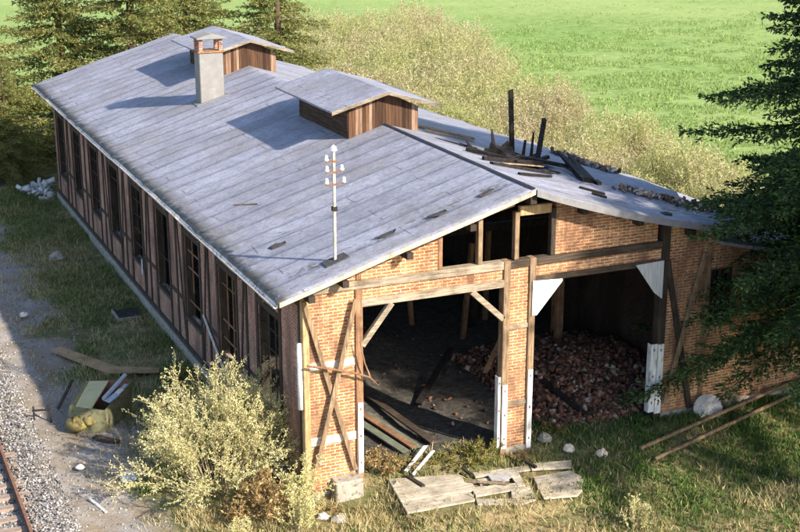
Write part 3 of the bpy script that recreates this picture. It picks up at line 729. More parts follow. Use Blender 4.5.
def chunks(n, place, s0, s1, seed):
    r = np.random.default_rng(seed); V = []; Fq = []
    base = np.array([(-1, -1, -1), (1, -1, -1), (1, 1, -1), (-1, 1, -1), (-1, -1, 1), (1, -1, 1), (1, 1, 1), (-1, 1, 1)], float)
    fq = np.array([(3, 2, 1, 0), (4, 5, 6, 7), (0, 1, 5, 4), (1, 2, 6, 5), (2, 3, 7, 6), (3, 0, 4, 7)])
    P = place(r, n)
    for i in range(n):
        q_ = r.normal(size=4); q_ /= np.linalg.norm(q_); w_, x_, y_, z_ = q_
        Rm = np.array([[1 - 2 * (y_ * y_ + z_ * z_), 2 * (x_ * y_ - z_ * w_), 2 * (x_ * z_ + y_ * w_)], [2 * (x_ * y_ + z_ * w_), 1 - 2 * (x_ * x_ + z_ * z_), 2 * (y_ * z_ - x_ * w_)], [2 * (x_ * z_ - y_ * w_), 2 * (y_ * z_ + x_ * w_), 1 - 2 * (x_ * x_ + y_ * y_)]])
        s = r.uniform(s0, s1) * np.array([1, r.uniform(.4, .6), r.uniform(.25, .4)]) * r.uniform(.6, 1.15)
        V.append((base * s * r.uniform(.8, 1.15, (8, 3))) @ Rm.T + P[i]); Fq.append(fq + 8 * i)
    return np.concatenate(V), np.concatenate(Fq)
def deb(r, n):
    t = r.random(n); x_ = 10.6 + 1.9 * t + r.normal(0, .18, n); y_ = 2.6 - 1.5 * t + r.normal(0, .22, n)
    x2 = 12.0 + r.random(n) * .6; y2 = 5.6 + 3.6 * r.random(n); k = r.random(n) < .4
    x_ = np.minimum(np.where(k, x2, x_), 12.65); y_ = np.where(k, y2, y_)
    return np.stack([x_, y_, rz(x_, y_) + r.uniform(.01, .1, n)], 1)
v_, f_ = chunks(420, deb, .03, .12, 3)
tag(arrays('roof_rubble', v_, f_, M['roof_bits']), 'broken brick and tile bits strewn on the far roof slope', 'rubble', kind='stuff')

# ------------------------------------------------------------------ inside the bays
def mound(x, y):
    return np.clip(0.6 * np.exp(-(((x - 10.6) / 2.4) ** 2 + ((y - 3.9) / 1.8) ** 2)) + .45 * np.exp(-(((x - 8.6) / 1.7) ** 2 + ((y - 3.4) / 1.4) ** 2)) + .12, 0, 2) * sst(.5, 2.4, y) * sst(7.0, 8.4, x)
def rub(r, n):
    x_ = 7.1 + 4.8 * r.random(n) ** .8; y_ = .55 + r.random(n) ** 1.2 * 6.
    return np.stack([x_, y_, gz(x_, y_) + mound(x_, y_) + r.uniform(-.03, .12, n)], 1)
v_, f_ = chunks(5200, rub, .035, .16, 8)
gx_, gy_ = np.meshgrid(np.linspace(6.6, 12, 40), np.linspace(.5, 9, 50))
mv = np.stack([gx_, gy_, gz(gx_, gy_) + mound(gx_, gy_) - .1 + (fbm(gx_, gy_, 2, 4) - .5) * .15 - .4 * (mound(gx_, gy_) < .14)], -1).reshape(-1, 3)
mi = (np.arange(49)[:, None] * 40 + np.arange(39)[None]).reshape(-1)
mf = np.stack([mi, mi + 1, mi + 41, mi + 40], 1)
tag(arrays('brick_rubble', np.concatenate([v_, mv]), np.concatenate([f_, mf + len(v_)]), M['rubble']), 'heap of broken red bricks filling the right bay', 'rubble', kind='stuff')
def soot(r, n):
    x_ = r.uniform(1.6, 7, n); y_ = .6 + 11 * r.random(n) ** 1.3
    return np.stack([x_, y_, gz(x_, y_) + r.uniform(-.02, .03, n)], 1)
v_, f_ = chunks(170, soot, .03, .1, 18)
tag(arrays('floor_debris', v_, f_, M['rubble']), 'dark bits littering the dark floor of the left bay', 'debris', kind='stuff')
G = lambda x, y, dz=0.: (x, y, float(gz(x, y)) + dz)
inside = [
    ('long dark plank lying deepest in the left bay', G(3.3, 4.7, .12), G(3.9, .9, .1), .22, 'timber_dark_h'),
    ('dark brown plank beside the greenish boards in the left bay', G(2.5, 4.2, .14), G(3.3, .8, .12), .2, 'timber_x'),
    ('greenish board lying in the left bay', G(2.9, 3.2, .1), G(3.4, .7, .1), .26, 'greenplank'),
    ('second greenish board lying nearest the left post', G(2.5, 3.0, .1), G(3.0, .65, .1), .24, 'greenplank'),
    ('charred beam across the floor of the left bay', G(4.6, 3.4, .1), G(7.0, 6.2, .5), .2, 'charred'),
    ('white stick on the weeds at the mouth of the left bay', G(2.65, -.1, .16), G(3.5, .5, .28), .08, 'white_paint'),
    ('second white stick close under the first at the left bay', G(2.78, -.28, .14), G(3.62, .3, .2), .06, 'white_paint'),
    ('charred beam lying on the rubble at the mouth of the right bay', (8.1, 3.0, .65), G(8.55, .75, .16), .2, 'charred'),
    ('grey broken beam leaning on the brick heap', (9.3, 2.6, .5), (10.3, 3.7, .85), .16, 'timber_h'),
    ('slanting beam leaning in the back of the right bay', (7.0, 3.9, .5), (9.2, 5.6, 2.3), .14, 'timber_x'),
    ('short plank on the floor by the right door post', G(9.2, 1.1, .12), G(10.2, .7, .12), .2, 'plank_rot'),
]
for lb, a, b2, w, mt in inside:
    single('fallen_plank', MB().beam(a, b2, w, .05 if w < .3 else .1, ragged=.05), M[mt], lb, 'plank', 'planks fallen in the door bays')
single('dead_branch', MB().tube([(-.0, -.2, 3.24), (.5, -.24, 3.12), (1.26, -.22, 2.86), (1.6, -.26, 2.72), (1.86, -.24, 2.45)], [.03, .034, .03, .022, .01], 7).tube([(1.36, -.24, 3.7), (1.48, -.25, 3.1), (1.62, -.26, 2.72)], [.012, .018, .02], 6), M['timber_x'], 'crooked dead branch caught across the crossed boards of the front wall', 'branch')

# ------------------------------------------------------------------ boards in front of the bays
def slab(pts, z, t):
    return MB().prism(pts, 'z', z - t, z)
def lerp(a, b2, t): return (a[0] + (b2[0] - a[0]) * t, a[1] + (b2[1] - a[1]) * t)
A, B, C_, D_ = (1.82, -2.05), (3.62, -2.1), (4.05, -.66), (2.12, -.17)
pn = thing('board_panel', 'large grey weathered boarded panel lying at the left in front of the bays', 'board panel', (2.9, -1.2, -.4), 'boards before the shed')
for k in range(3):
    t0, t1 = k / 3 + .006, (k + 1) / 3 - .006
    e = [0, .12, -.1][k]
    a, b2 = lerp(A, D_, t0), lerp(A, D_, t1); c2, d2 = lerp(B, C_, t1), lerp(B, C_, t0)
    pts = [a, (d2[0] + e, d2[1]), (d2[0] + e + .08, (d2[1] + c2[1]) / 2), (c2[0] + e - .05, c2[1]), b2]
    obj('board', slab(pts, -.17 + .006 * k, .055), M['deck'], pn, .008)
obj('batten', MB().beam((2.75, -.95, -.145), (2.62, -.28, -.14), .11, .05), M['timber_dark'], pn)
fr = [
    ('narrow weathered board along the back edge of the boards', [(4.25, -.72), (5.75, -.92), (5.7, -1.17), (4.2, -.98)], -.16),
    ('pale board at the far right end of the boards', [(5.84, -.86), (6.95, -1.12), (6.72, -1.5), (5.72, -1.2)], -.15),
    ('broad whitish slab with a ragged end at the right of the boards', [(5.55, -1.58), (6.62, -1.62), (6.7, -2.1), (6.5, -2.45), (6.3, -2.72), (6.05, -2.92), (5.2, -2.72)], -.16),
    ('broken board piece in the middle front of the boards', [(3.85, -1.42), (5.0, -1.66), (4.9, -1.98), (3.75, -1.9)], -.18),
    ('mossy board between the large panel and the whitish slab', [(3.7, -1.98), (4.5, -2.36), (5.05, -2.62), (4.6, -2.7), (3.6, -2.28)], -.2),
    ('split board piece left of the whitish slab', [(4.72, -1.9), (5.25, -1.95), (5.1, -2.5), (4.55, -2.3)], -.19),
    ('short board piece under the grey tin sheet', [(4.2, -1.05), (5.0, -1.2), (4.95, -1.42), (4.15, -1.35)], -.185),
    ('crosswise board stub in the middle of the boards', [(5.1, -1.1), (5.35, -1.15), (5.15, -1.9), (4.95, -1.85)], -.17),
]
for lb, pts, z in fr:
    single('weathered_board', slab(pts, z, .05), M['deck'], lb, 'board', 'boards before the shed', .006)
single('tin_sheet', MB().prism([(4.5, -1.1), (5.0, -1.05), (5.1, -1.4), (4.75, -1.55), (4.45, -1.4)], 'z', -.135, -.12), M['drum_grey'], 'crumpled grey tin sheet lying on the broken boards', 'tin sheet')
single('wood_stick', MB().beam((3.9, -1.2, -.12), (4.75, -1.75, -.11), .06, .04), M['plank_rot'], 'thin stick lying across the broken boards', 'stick')
for lb, a, b2 in (('dark notch bar standing out at the back of the boards', (4.08, -.5, -.1), (4.12, -.95, -.12)), ('dark bar at the back of the pale end board', (5.72, -.7, -.1), (5.85, -1.2, -.11))):
    single('rusty_bar', MB().beam(a, b2, .08, .06), M['timber_dark'], lb, 'bar')

# poles, drum
for lb, a, b2 in (('pale timber pole lying in the grass nearest the shed wall', G(8.81, -1.52, .16), (15.9, .12, .42)), ('pale timber pole lying in the grass farther from the wall', G(8.95, -2.0, .14), (15.9, -.35, .36))):
    single('timber_pole', MB().tube([a, b2], [.055, .048], 7), M['timber_v'], lb, 'pole', 'poles in the grass')
dr = thing('round_drum_lid', 'grey round metal lid leaning on the wall foot beside the poles', 'lid', (11.75, -.5, 0))
def disc(r, t, prof):
    mb = MB().lathe(prof, (0, 0, 0), 28)
    Rm = Matrix.Translation((11.78, -.42, .2)) @ Matrix.Rotation(-.42, 4, 'Z') @ Matrix.Rotation(math.radians(66), 4, 'X')
    mb.v = [tuple(Rm @ Vector(p)) for p in mb.v]; return mb
obj('lid', disc(.4, .03, [(.36, -.02), (.36, .012), (.0, .014)]), M['drum_grey'], dr)
obj('rim', disc(.4, .03, [(.36, -.05), (.405, -.05), (.405, .03), (.365, .03)]), M['drum_grey'], dr)

# ------------------------------------------------------------------ railway at the left edge
rt = thing('railway_track', 'rusty railway track on timber sleepers in pale ballast', 'railway track', (-7.38, 10, -.35))
prof = [(-.065, 0), (.065, 0), (.065, .012), (.012, .03), (.012, .10), (.035, .112), (.035, .15), (-.035, .15), (-.035, .112), (-.012, .10), (-.012, .03), (-.065, .012)]
for xx in (-6.63, -8.13):
    obj('rail', MB().prism([(xx + a, -.25 + b2) for a, b2 in prof], 'y', -9, 48), M['rust'], rt)
sl = None
for k, y in enumerate(np.arange(-8.8, 47, .62)):
    if sl is None: sl = obj('sleeper', MB().box(-8.6, -6.3, y - .13, y + .13, -.42, -.262), M['sleeper'], rt, .015); y00 = y
    else:
        c2 = sl.copy(); link(c2); c2.parent = rt; c2.matrix_parent_inverse = sl.matrix_parent_inverse.copy(); c2.location.y = sl.location.y + (y - y00); c2.location.z = random.uniform(-.015, .01)
# ballast stones
def stones(n, place, s0, s1, seed):
    r = np.random.default_rng(seed)
    base = np.array([(0, 0, 1), (1, 0, .1), (.2, 1, -.1), (-1, .1, .1), (-.1, -1, 0), (.1, 0, -1)], float)
    tri = np.array([(0, 1, 2), (0, 2, 3), (0, 3, 4), (0, 4, 1), (5, 2, 1), (5, 3, 2), (5, 4, 3), (5, 1, 4)])
    P = place(r, n); th = r.uniform(0, 2 * PI, n); s = s0 + (s1 - s0) * r.random(n) ** 2
    B_ = base[None] * s[:, None, None] * r.uniform(.6, 1.3, (n, 6, 3)) * np.array([1, 1, .75])
    c, s_ = np.cos(th)[:, None], np.sin(th)[:, None]
    V = np.stack([B_[..., 0] * c - B_[..., 1] * s_, B_[..., 0] * s_ + B_[..., 1] * c, B_[..., 2]], -1) + P[:, None]
    return V.reshape(-1, 3), (tri[None] + 6 * np.arange(n)[:, None, None]).reshape(-1, 3)
def bal(r, n):
    y_ = -6 + 34 * r.random(n) ** 1.5; x_ = -9.4 + r.random(n) * 3.95
    k = r.random(n) < .12; x_ = np.where(k, x_ + r.exponential(.3, n), x_)
    z_ = gz(x_, y_) + np.where((x_ > -6.5) & (x_ < -5.7), .07, .0) + r.uniform(0, .03, n)
    return np.stack([x_, y_, z_], 1)
v_, f_ = stones(46000, bal, .018, .052, 2)
tag(arrays('ballast_stones', v_, f_, M['ballast']), 'pale crushed stone ballast beside the rail', 'ballast', kind='stuff')
def pathst(r, n):
    y_ = -4 + 30 * r.random(n); x_ = r.uniform(-5.4, -2.4, n); return np.stack([x_, y_, gz(x_, y_) + .005], 1)
v_, f_ = stones(3500, pathst, .012, .05, 5)
tag(arrays('path_gravel', v_, f_, M['ballast']), 'scattered gravel on the track beside the railway', 'gravel', kind='stuff')

# ------------------------------------------------------------------ odd things on the left
def lump(c, s, seed):
    r = random.Random(seed); mb = MB()
    pr = [(.0, -.4), (.7, -.3), (1., .1), (.75, .5), (.3, .75), (.0, .8)]
    mb.lathe([(a * s, b2 * s) for a, b2 in pr], c, 8)
    mb.v = [(x + r.uniform(-.18, .18) * s, y + r.uniform(-.18, .18) * s, z + r.uniform(-.15, .15) * s) for x, y, z in mb.v]; return mb
bxo = thing('metal_box', 'battered mossy yellow metal box tipped open beside the pale bush', 'metal box', (-3.7, 7.1, -.4))
def quad_panel(name, mat, a, b2, c2, d2, t=.04):
    o = obj(name, MB().add([a, b2, c2, d2], [(0, 1, 2, 3)]), M[mat], bxo); mo = o.modifiers.new('thick', 'SOLIDIFY'); mo.thickness = t; return o
p0, p1, p2, p3 = (-4.72, 6.7, -.45), (-3.75, 6.2, -.45), (-2.75, 7.5, -.45), (-3.75, 8.2, -.45)
u0, u1, u2, u3 = (-4.5, 6.95, .22), (-3.7, 6.35, .18), (-2.6, 7.75, .42), (-3.75, 8.5, .30)
quad_panel('end_panel', 'box_olive', p0, p1, u1, u0); quad_panel('side_panel', 'box_olive', p1, p2, u2, u1)
quad_panel('side_panel', 'box_olive', p3, p0, u0, u3); quad_panel('end_panel', 'rust', p2, p3, u3, u2)
mid = lambda a, b2, t: tuple(a[i] + (b2[i] - a[i]) * t for i in range(3))
quad_panel('lid', 'box_pale', mid(u0, u1, .12), mid(u0, u1, .6), (mid(u3, u2, .5)[0], mid(u3, u2, .5)[1], .36), mid(u3, u2, .05))
quad_panel('rim', 'moss_yellow', u0, mid(u0, u1, .1), mid(u3, u2, .06), u3, .08)
obj('moss_clump', lump((-4.45, 6.62, -.25), .32, 4), M['moss_yellow'], bxo, smooth=True); obj('moss_clump', lump((-4.1, 6.5, -.15), .2, 9), M['moss_yellow'], bxo, smooth=True)
obj('pipe', MB().tube([(-3.6, 6.9, .3), (-2.75, 7.85, .55)], .06, 8), M['bluish'], bxo)
for k in range(3):
    single('scrap_piece', MB().beam((-3.55 + .2 * k, 6.7 + .25 * k, .27), (-3.2 + .2 * k, 7.0 + .25 * k, .34 + .03 * k), .2 - .04 * k, .03, ragged=.05), M['whitestone' if k == 1 else 'bluish'],
           ['bluish sheet scrap poking from the yellow box', 'white scrap lying in the middle of the yellow box', 'narrow bluish scrap at the back of the yellow box'][k], 'scrap')
ps = thing('marker_stand', 'low black iron stand of two posts and a crossbar beside the ballast', 'stand', (-5.2, 7.8, -.4))
for a, b2 in (((-5.42, 7.86, -.5), (-5.42, 7.86, .0)), ((-4.98, 7.72, -.5), (-4.98, 7.72, .04))): obj('post', MB().beam(a, b2, .05, .05, (0, 1, 0)), M['black_iron'], ps)
obj('crossbar', MB().beam((-5.46, 7.87, -.12), (-4.94, 7.71, -.1), .04, .05), M['black_iron'], ps)
single('stone', lump(G(-4.84, 4.09, .08), .12, 1), M['whitestone'], 'white stone lying alone on the gravel near the yellow box', 'stone')
single('stone', lump(G(-4.27, 17.27, .1), .17, 2), M['whitestone'], 'white stone at the grass edge farther along the gravel', 'stone')
single('scrap_sheet', lump(G(-3.84, 2.93, .1), .24, 3), M['bluish'], 'crumpled blue grey sheet on the ground left of the bush', 'scrap')
single('white_stick', MB().beam(G(-4.95, 2.3, .06), G(-4.72, 1.45, .05), .07, .04), M['whitestone'], 'white stick lying on the gravel below the bush', 'stick')
single('dark_plank', MB().beam(G(-4.1, 5.9, .08), G(-3.55, 5.3, .06), .22, .05), M['timber_dark_h'], 'dark short plank in front of the yellow box', 'plank')
single('dark_rod', MB().beam(G(-4.65, 8.4, .1), G(-3.9, 10.2, .12), .07, .05), M['timber_dark_h'], 'dark thin bar on the ground behind the yellow box', 'bar')
single('sunlit_streak', slab([(-4.05, 13.1), (-3.7, 13.4), (-2.4, 10.9), (-1.2, 10.2), (-1.3, 9.85), (-2.8, 10.4)], -.3, .03), M['timber_pale'], 'long pale strip painted as a sunlit streak in the grass behind the yellow box', 'board')  # pale strip stands in for a streak of sunlight on the grass
pit = thing('dark_hatch', 'dark open hatch in the grass at the foot of the side wall', 'hatch', (-.8, 16, -.4))
obj('hatch_pit', MB().box(-1.3, -.5, 15.5, 16.5, -.6, -.34), M['black_iron'], pit); obj('hatch_rim', MB().box(-1.36, -1.301, 15.45, 16.55, -.5, -.31).box(-1.3, -.5, 15.44, 15.499, -.5, -.32), M['concrete'], pit)
def hp(r, n): return np.stack([r.normal(-.75, .32, n), r.normal(36.2, .7, n), -.4 + np.abs(r.normal(0, .18, n))], 1)
v_, f_ = chunks(60, hp, .1, .26, 6)
tag(arrays('rubble_heap', v_, f_, M['heap_white']), 'small heap of white rubble beyond the far corner of the shed', 'rubble heap', kind='stuff')
for k, (x_, y_, s_, mt, lb) in enumerate(((-1.9, 24.2, .35, 'concrete', 'pale flat slab in the grass halfway along the side wall'), (.35, -1.3, .2, 'concrete', 'grey lump at the foot of the concrete block'), (.05, -1.0, .16, 'whitestone', 'white lump in the weeds left of the concrete block'), (2.2, -.5, .17, 'concrete', 'grey lump in the mouth of the left bay'), (7.3, -.4, .2, 'lime', 'pale lump at the mouth of the right bay'), (6.9, .2, .22, 'concrete', 'grey lump beside the pier in the right bay'), (13.0, -4.2, .35, 'concrete', 'flat grey stone in the shaded grass at the right'), (7.9, -1.1, .18, 'lime', 'small pale clod in the grass before the right bay'))):
    single('stone', lump(G(x_, y_, .02), s_, 20 + k), M[mt], lb, 'stone')

# ------------------------------------------------------------------ plants
def conifer(name, mat, h, rbase, z0, whorl, per, seed, nl, nw, dens, droop, leafy=1., shape=.78):
    """trunk + crown meshes about the origin"""
    r = np.random.default_rng(seed); wood = MB()
    tr = np.linspace(0, h, 14); k = np.cumsum(r.normal(0, .04, (14, 2)), 0)
    wood.tube([(k[i, 0], k[i, 1], tr[i]) for i in range(14)], [max(.02, .022 * h * (1 - tr[i] / h) ** .8) for i in range(14)], 9)
    P, D, Ls, Ws = [], [], [], []
    z = z0
    while z < h * .985:
        t = (z - z0) / (h - z0); Rr = rbase * (1 - t) ** shape + .12
        for j in range(per):
            az = r.uniform(0, 2 * PI); L = Rr * r.uniform(.72, 1.12) * (1 if r.random() > .08 else .6)
            out = np.array([math.cos(az), math.sin(az), 0]); side = np.array([-out[1], out[0], 0])
            rise = .45 * t - .12 + r.normal(0, .05); dr_ = droop * r.uniform(.7, 1.2)
            def pos(s): return np.array([0, 0, z])[None] + out[None] * (s * L)[:, None] + np.array([0, 0, 1])[None] * (rise * s * L - dr_ * L * (s ** 1.6) + dr_ * .9 * L * np.clip(s - .7, 0, 1) ** 1.3)[:, None]
            ss = np.linspace(0, 1, 6); pts = pos(ss)
            wood.tube([tuple(p_) for p_ in pts], list(np.linspace(.006 * L + .01, .003, 6)), 4)
            m_ = max(4, int(L / dens))
            s = np.linspace(.12, 1., m_); s = np.clip(s + r.normal(0, .3 / m_, m_), .05, 1)
            base = pos(s)
            for sg in (-1, 1, 0):
                tl = np.clip((1.02 - s) * L * .42 + .18, .15, .95) * r.uniform(.7, 1.15, m_) * (.55 if sg == 0 else 1)
                td = unit(out[None] * .75 + side[None] * sg * r.uniform(.6, 1., (m_, 1)) + np.array([0, 0, -1])[None] * r.uniform(.1, .55, (m_, 1)) * (2.2 if sg == 0 else 1) + np.array([0, 0, .5])[None] * (r.random((m_, 1)) < .25))
                nn = np.maximum(2, (tl / (nl * .42) * leafy).astype(int))
                ids = np.repeat(np.arange(m_), nn)
                u = r.random(len(ids))
                bp = base[ids] + td[ids] * (tl[ids] * u)[:, None] + np.array([0, 0, -.12])[None] * ((tl[ids] * u) ** 2)[:, None]
                dd = td[ids] * .9 + r.normal(0, .55, (len(ids), 3)) * np.array([1, 1, .6])
                P.append(bp); D.append(dd); Ls.append(nl * r.uniform(.6, 1.25, len(ids))); Ws.append(nw * r.uniform(.6, 1.3, len(ids)))
        z += whorl * r.uniform(.7, 1.3) * (1 - .45 * t)
    V, Fq = leaves(np.concatenate(P), np.concatenate(D), np.concatenate(Ls), np.concatenate(Ws), r)
    return wood, V, Fq
def plant_tree(name, label, cat, loc, wood, V, Fq, mat, bark='bark', group=None, crown='crown', trunk='trunk'):
    t = thing(name, label, cat, loc, group)
    w = obj(trunk, wood, M[bark], None, smooth=True); w.parent = t
    c = arrays(crown, V, Fq, M[mat]); c.parent = t
    return t
def copy_tree(t, label, loc, rot, sc, group=None):
    n = t.copy(); link(n); n.location = loc; n.rotation_euler = (0, 0, rot); n.scale = sc; n['label'] = label
    if group: n['group'] = group
    for ch_ in list(t.children):
        c = ch_.copy(); link(c); c.parent = n
    return n
wd, V, Fq = conifer('spruce', 'needle', 19, 6.8, 3.9, .36, 12, 3, .15, .055, .12, .25, 1.3, .68)
sp = plant_tree('spruce_tree', 'big dark green spruce with drooping boughs in front of the right end of the shed', 'tree', (16.55, -2.2, -.1), wd, V, Fq, 'needle', 'bark_dark')
wd, V, Fq = conifer('small spruce', 'needle', 13.8, 4.3, 6.6, .42, 8, 13, .15, .055, .14, .25, 1.1, .6)
plant_tree('spruce_tree', 'spruce with a bare lower trunk past the right edge, nearer than the big spruce', 'tree', (14.3, -9.7, -.2), wd, V, Fq, 'needle', 'bark_dark')
wd, V, Fq = conifer('larch', 'needle_gold', 15, 4.5, .9, .60, 7, 5, .19, .075, .17, .16, 1.2)
gold = plant_tree('conifer_tree', 'golden green conifer at the far left edge behind the shed', 'tree', (-2.6, 42.5, -.3), wd, V, Fq, 'needle_gold', group='conifers behind the shed')
for lb, loc, rot, s in (('golden conifer second from the left behind the far shed corner', (2.4, 45.5, -.3), 1.1, .95), ('broad golden conifer standing behind the middle of the far shed end', (5.8, 43., -.3), 2.6, 1.05),
                        ('golden conifer left of the far ridge vent', (9.6, 45.8, -.3), 4., 1.0), ('golden conifer standing alone right of the far ridge vent', (14.6, 44.5, -.3), 5.2, .95), ('small golden conifer low beside the far left shed corner', (-1.7, 38.6, -.3), .6, .42)):
    copy_tree(gold, lb, loc, rot, (s, s, s * random.uniform(.95, 1.1)), 'conifers behind the shed')

def shrub(h, rad, nst, seed, nleaf, ll, lw, lean=.55, sub=9, tipbias=.5):
    r = np.random.default_rng(seed); wood = MB(); segs = []
    for i in range(nst):
        az = r.uniform(0, 2 * PI); q_ = r.random() ** .6
        top = np.array([math.cos(az) * rad * q_ * r.uniform(.7, 1.1), math.sin(az) * rad * q_ * r.uniform(.7, 1.1), h * (1 - lean * q_ * q_) * r.uniform(.75, 1.08)])
        b0 = np.array([math.cos(az) * .25 * rad * q_, math.sin(az) * .25 * rad * q_, -.1])
        midp = (b0 + top) / 2 + np.array([0, 0, .14 * h]) + r.normal(0, .05 * rad, 3)
        s = np.linspace(0, 1, 7)[:, None]
        pts = b0 * (1 - s) ** 2 + 2 * midp * s * (1 - s) + top * s ** 2
        wood.tube([tuple(p_) for p_ in pts], list(np.linspace(.016, .004, 7) * (h / 2.4)), 4)
        dirv = pts[-1] - pts[-3]
        segs.append((pts[2], pts[4])); segs.append((pts[4], pts[6]))
        for j in range(sub):
            u = r.uniform(.28, 1); k = u * 6; a = int(min(k, 5)); st = pts[a] + (pts[a + 1] - pts[a]) * (k - a)
            d = unit(unit(dirv) * .8 + r.normal(0, .6, 3) + np.array([0, 0, .25])); L = h * r.uniform(.12, .3) * (1.15 - .5 * u)
            en = st + d * L
            wood.tube([tuple(st), tuple(en)], [.006 * h / 2.4, .002], 3); segs.append((st, en))
    a = np.array([s[0] for s in segs]); b2 = np.array([s[1] for s in segs]); ln = np.linalg.norm(b2 - a, axis=1)
    ids = r.choice(len(segs), nleaf, p=ln / ln.sum()); u = r.random(nleaf) ** tipbias
    P = a[ids] + (b2 - a)[ids] * u[:, None] + r.normal(0, .02 * h / 2.4, (nleaf, 3))
    D = unit((b2 - a)[ids]) * .6 + r.normal(0, .6, (nleaf, 3))
    V, Fq = leaves(P, D, ll * r.uniform(.6, 1.3, nleaf), lw * r.uniform(.6, 1.3, nleaf), r)
    return wood, V, Fq
wd, V, Fq = shrub(3.1, 3.0, 95, 4, 46000, .06, .026, .8, 18, .8)
plant_tree('leafy_bush', 'sprawling pale yellow bush against the front left corner of the shed', 'bush', (-1.75, 1.9, -.45), wd, V, Fq, 'bush_leaf', 'twig', crown='foliage', trunk='stems')
wd, V, Fq = shrub(1.25, 1.0, 34, 6, 3400, .11, .04, .8, 7)
plant_tree('dead_fern', 'brown dead fern clump in front of the pale bush', 'fern', (-1.35, -.5, -.45), wd, V, Fq, 'fern', 'twig', crown='fronds', trunk='stems')
wd, V, Fq = shrub(1.7, .75, 24, 9, 2600, .075, .035, .5, 8)
wb = plant_tree('leafy_weed', 'upright yellowish weed at the left of the corner post', 'weed', (-.25, -.5, -.55), wd, V, Fq, 'bush_leaf', 'twig', crown='leaves', trunk='stems')
wd, V, Fq = shrub(.55, .75, 26, 12, 1800, .09, .03, .7, 6)
wk = plant_tree('leafy_weed', 'dry brown weed in the mouth of the left bay', 'weed', (2.1, .35, -.15), wd, V, Fq, 'fern', 'twig', crown='leaves', trunk='stems')
wd, V, Fq = shrub(.45, .85, 26, 15, 1700, .09, .03, .7, 6)
wg = plant_tree('leafy_weed', 'low green weed at the right of the left bay threshold', 'weed', (4.9, -.1, -.12), wd, V, Fq, 'weed', 'twig', crown='leaves', trunk='stems')
for lb, loc, s, src in (('green weed in the middle of the left bay threshold', (4.0, .1, -.12), .85, wg), ('low green weed inside the mouth of the right bay', (7.4, .6, -.05), .7, wg), ('small weed at the foot of the brick pier', (5.75, -.45, -.2), .6, wk),
                        ('brown weed behind the large boarded panel', (2.9, .2, -.15), .75, wk), ('brown weed left of the concrete block', (.25, -.9, -.55), .8, wk), ('yellow weed between the bush and the concrete block', (-.75, -1.3, -.55), .7, wb),
                        ('yellowish weed at the bottom edge below the dead fern', (-2.2, -1.9, -.5), .6, wb), ('pale weed in the grass in front of the whitish slab', (6.6, -4.6, -.5), .55, wb), ('green weed against the side wall under the third window', (-.55, 9.3, -.45), 1., wg)):
    copy_tree(src, lb, loc, random.uniform(0, 6), (s, s, s * (.6 if src is not wb else 1)))

# scrub belt beyond the shed: nobody could count its bushes
variants = [shrub(3.4, 2.1, 34, 30 + k, 3600, .125, .05, .5, 9, .5) for k in range(3)]
VV, FF = [], []; WV = MB(); o = 0
r = np.random.default_rng(77)
cl = [(24.2, 12), (23.5, 18), (23.5, 25), (24.0, 33), (25.0, 42), (27.0, 52), (30.0, 63), (32.5, 74), (33.5, 84)]
cl = np.array(cl, float)
n_b = 0
for k in range(190):
    t = r.random() * (len(cl) - 1); a = int(t); c = cl[a] + (cl[min(a + 1, len(cl) - 1)] - cl[a]) * (t - a)
    wd_ = 2.6 + .06 * c[1]
    p_ = c + np.array([r.uniform(-1.5, 1.15) * wd_, r.normal(0, 1.)])
    if p_[0] < 15.5 or (p_[1] < 14 and p_[0] < 19): continue
    s = r.uniform(.6, 1.05) * (1. if c[1] < 40 else 1.15); w_, V, Fq = variants[r.integers(3)]; th = r.uniform(0, 2 * PI)
    Rm = np.array([[math.cos(th), -math.sin(th), 0], [math.sin(th), math.cos(th), 0], [0, 0, 1]])
    VV.append(V @ Rm.T * s + np.array([p_[0], p_[1], -.3])); FF.append(Fq + o); o += len(V); n_b += 1
    m_ = 170; tp_ = np.stack([r.normal(0, .85, m_) * s, r.normal(0, .85, m_) * s, r.uniform(.6, 2.9, m_) * s], 1)
    V2, F2 = leaves(tp_ + np.array([p_[0], p_[1], -.3]), np.stack([tp_[:, 0] * .5, tp_[:, 1] * .5, 1.2 + 0 * tp_[:, 0]], 1) + r.normal(0, .8, (m_, 3)), r.uniform(.3, .8, m_), r.uniform(.015, .03, m_), r)
    VV.append(V2); FF.append(F2 + o); o += len(V2)
tag(arrays('scrub_thicket', np.concatenate(VV), np.concatenate(FF), M['scrub_leaf']), 'belt of pale yellow scrub growing between the shed and the meadow', 'scrub', kind='stuff')
wd, V, Fq = shrub(2.6, 2.2, 40, 52, 3000, .16, .06, .55, 8)
rb = plant_tree('scrub_bush', 'pinkish beige leafless bush left of the big spruce', 'bush', (25.6, 18.2, -.2), wd, V, Fq, 'scrub_red', 'twig', crown='foliage', trunk='stems')
copy_tree(rb, 'pinkish beige bush half hidden behind the spruce tips', (24.8, 14.5, -.2), 2., (1.05, 1.05, .95))

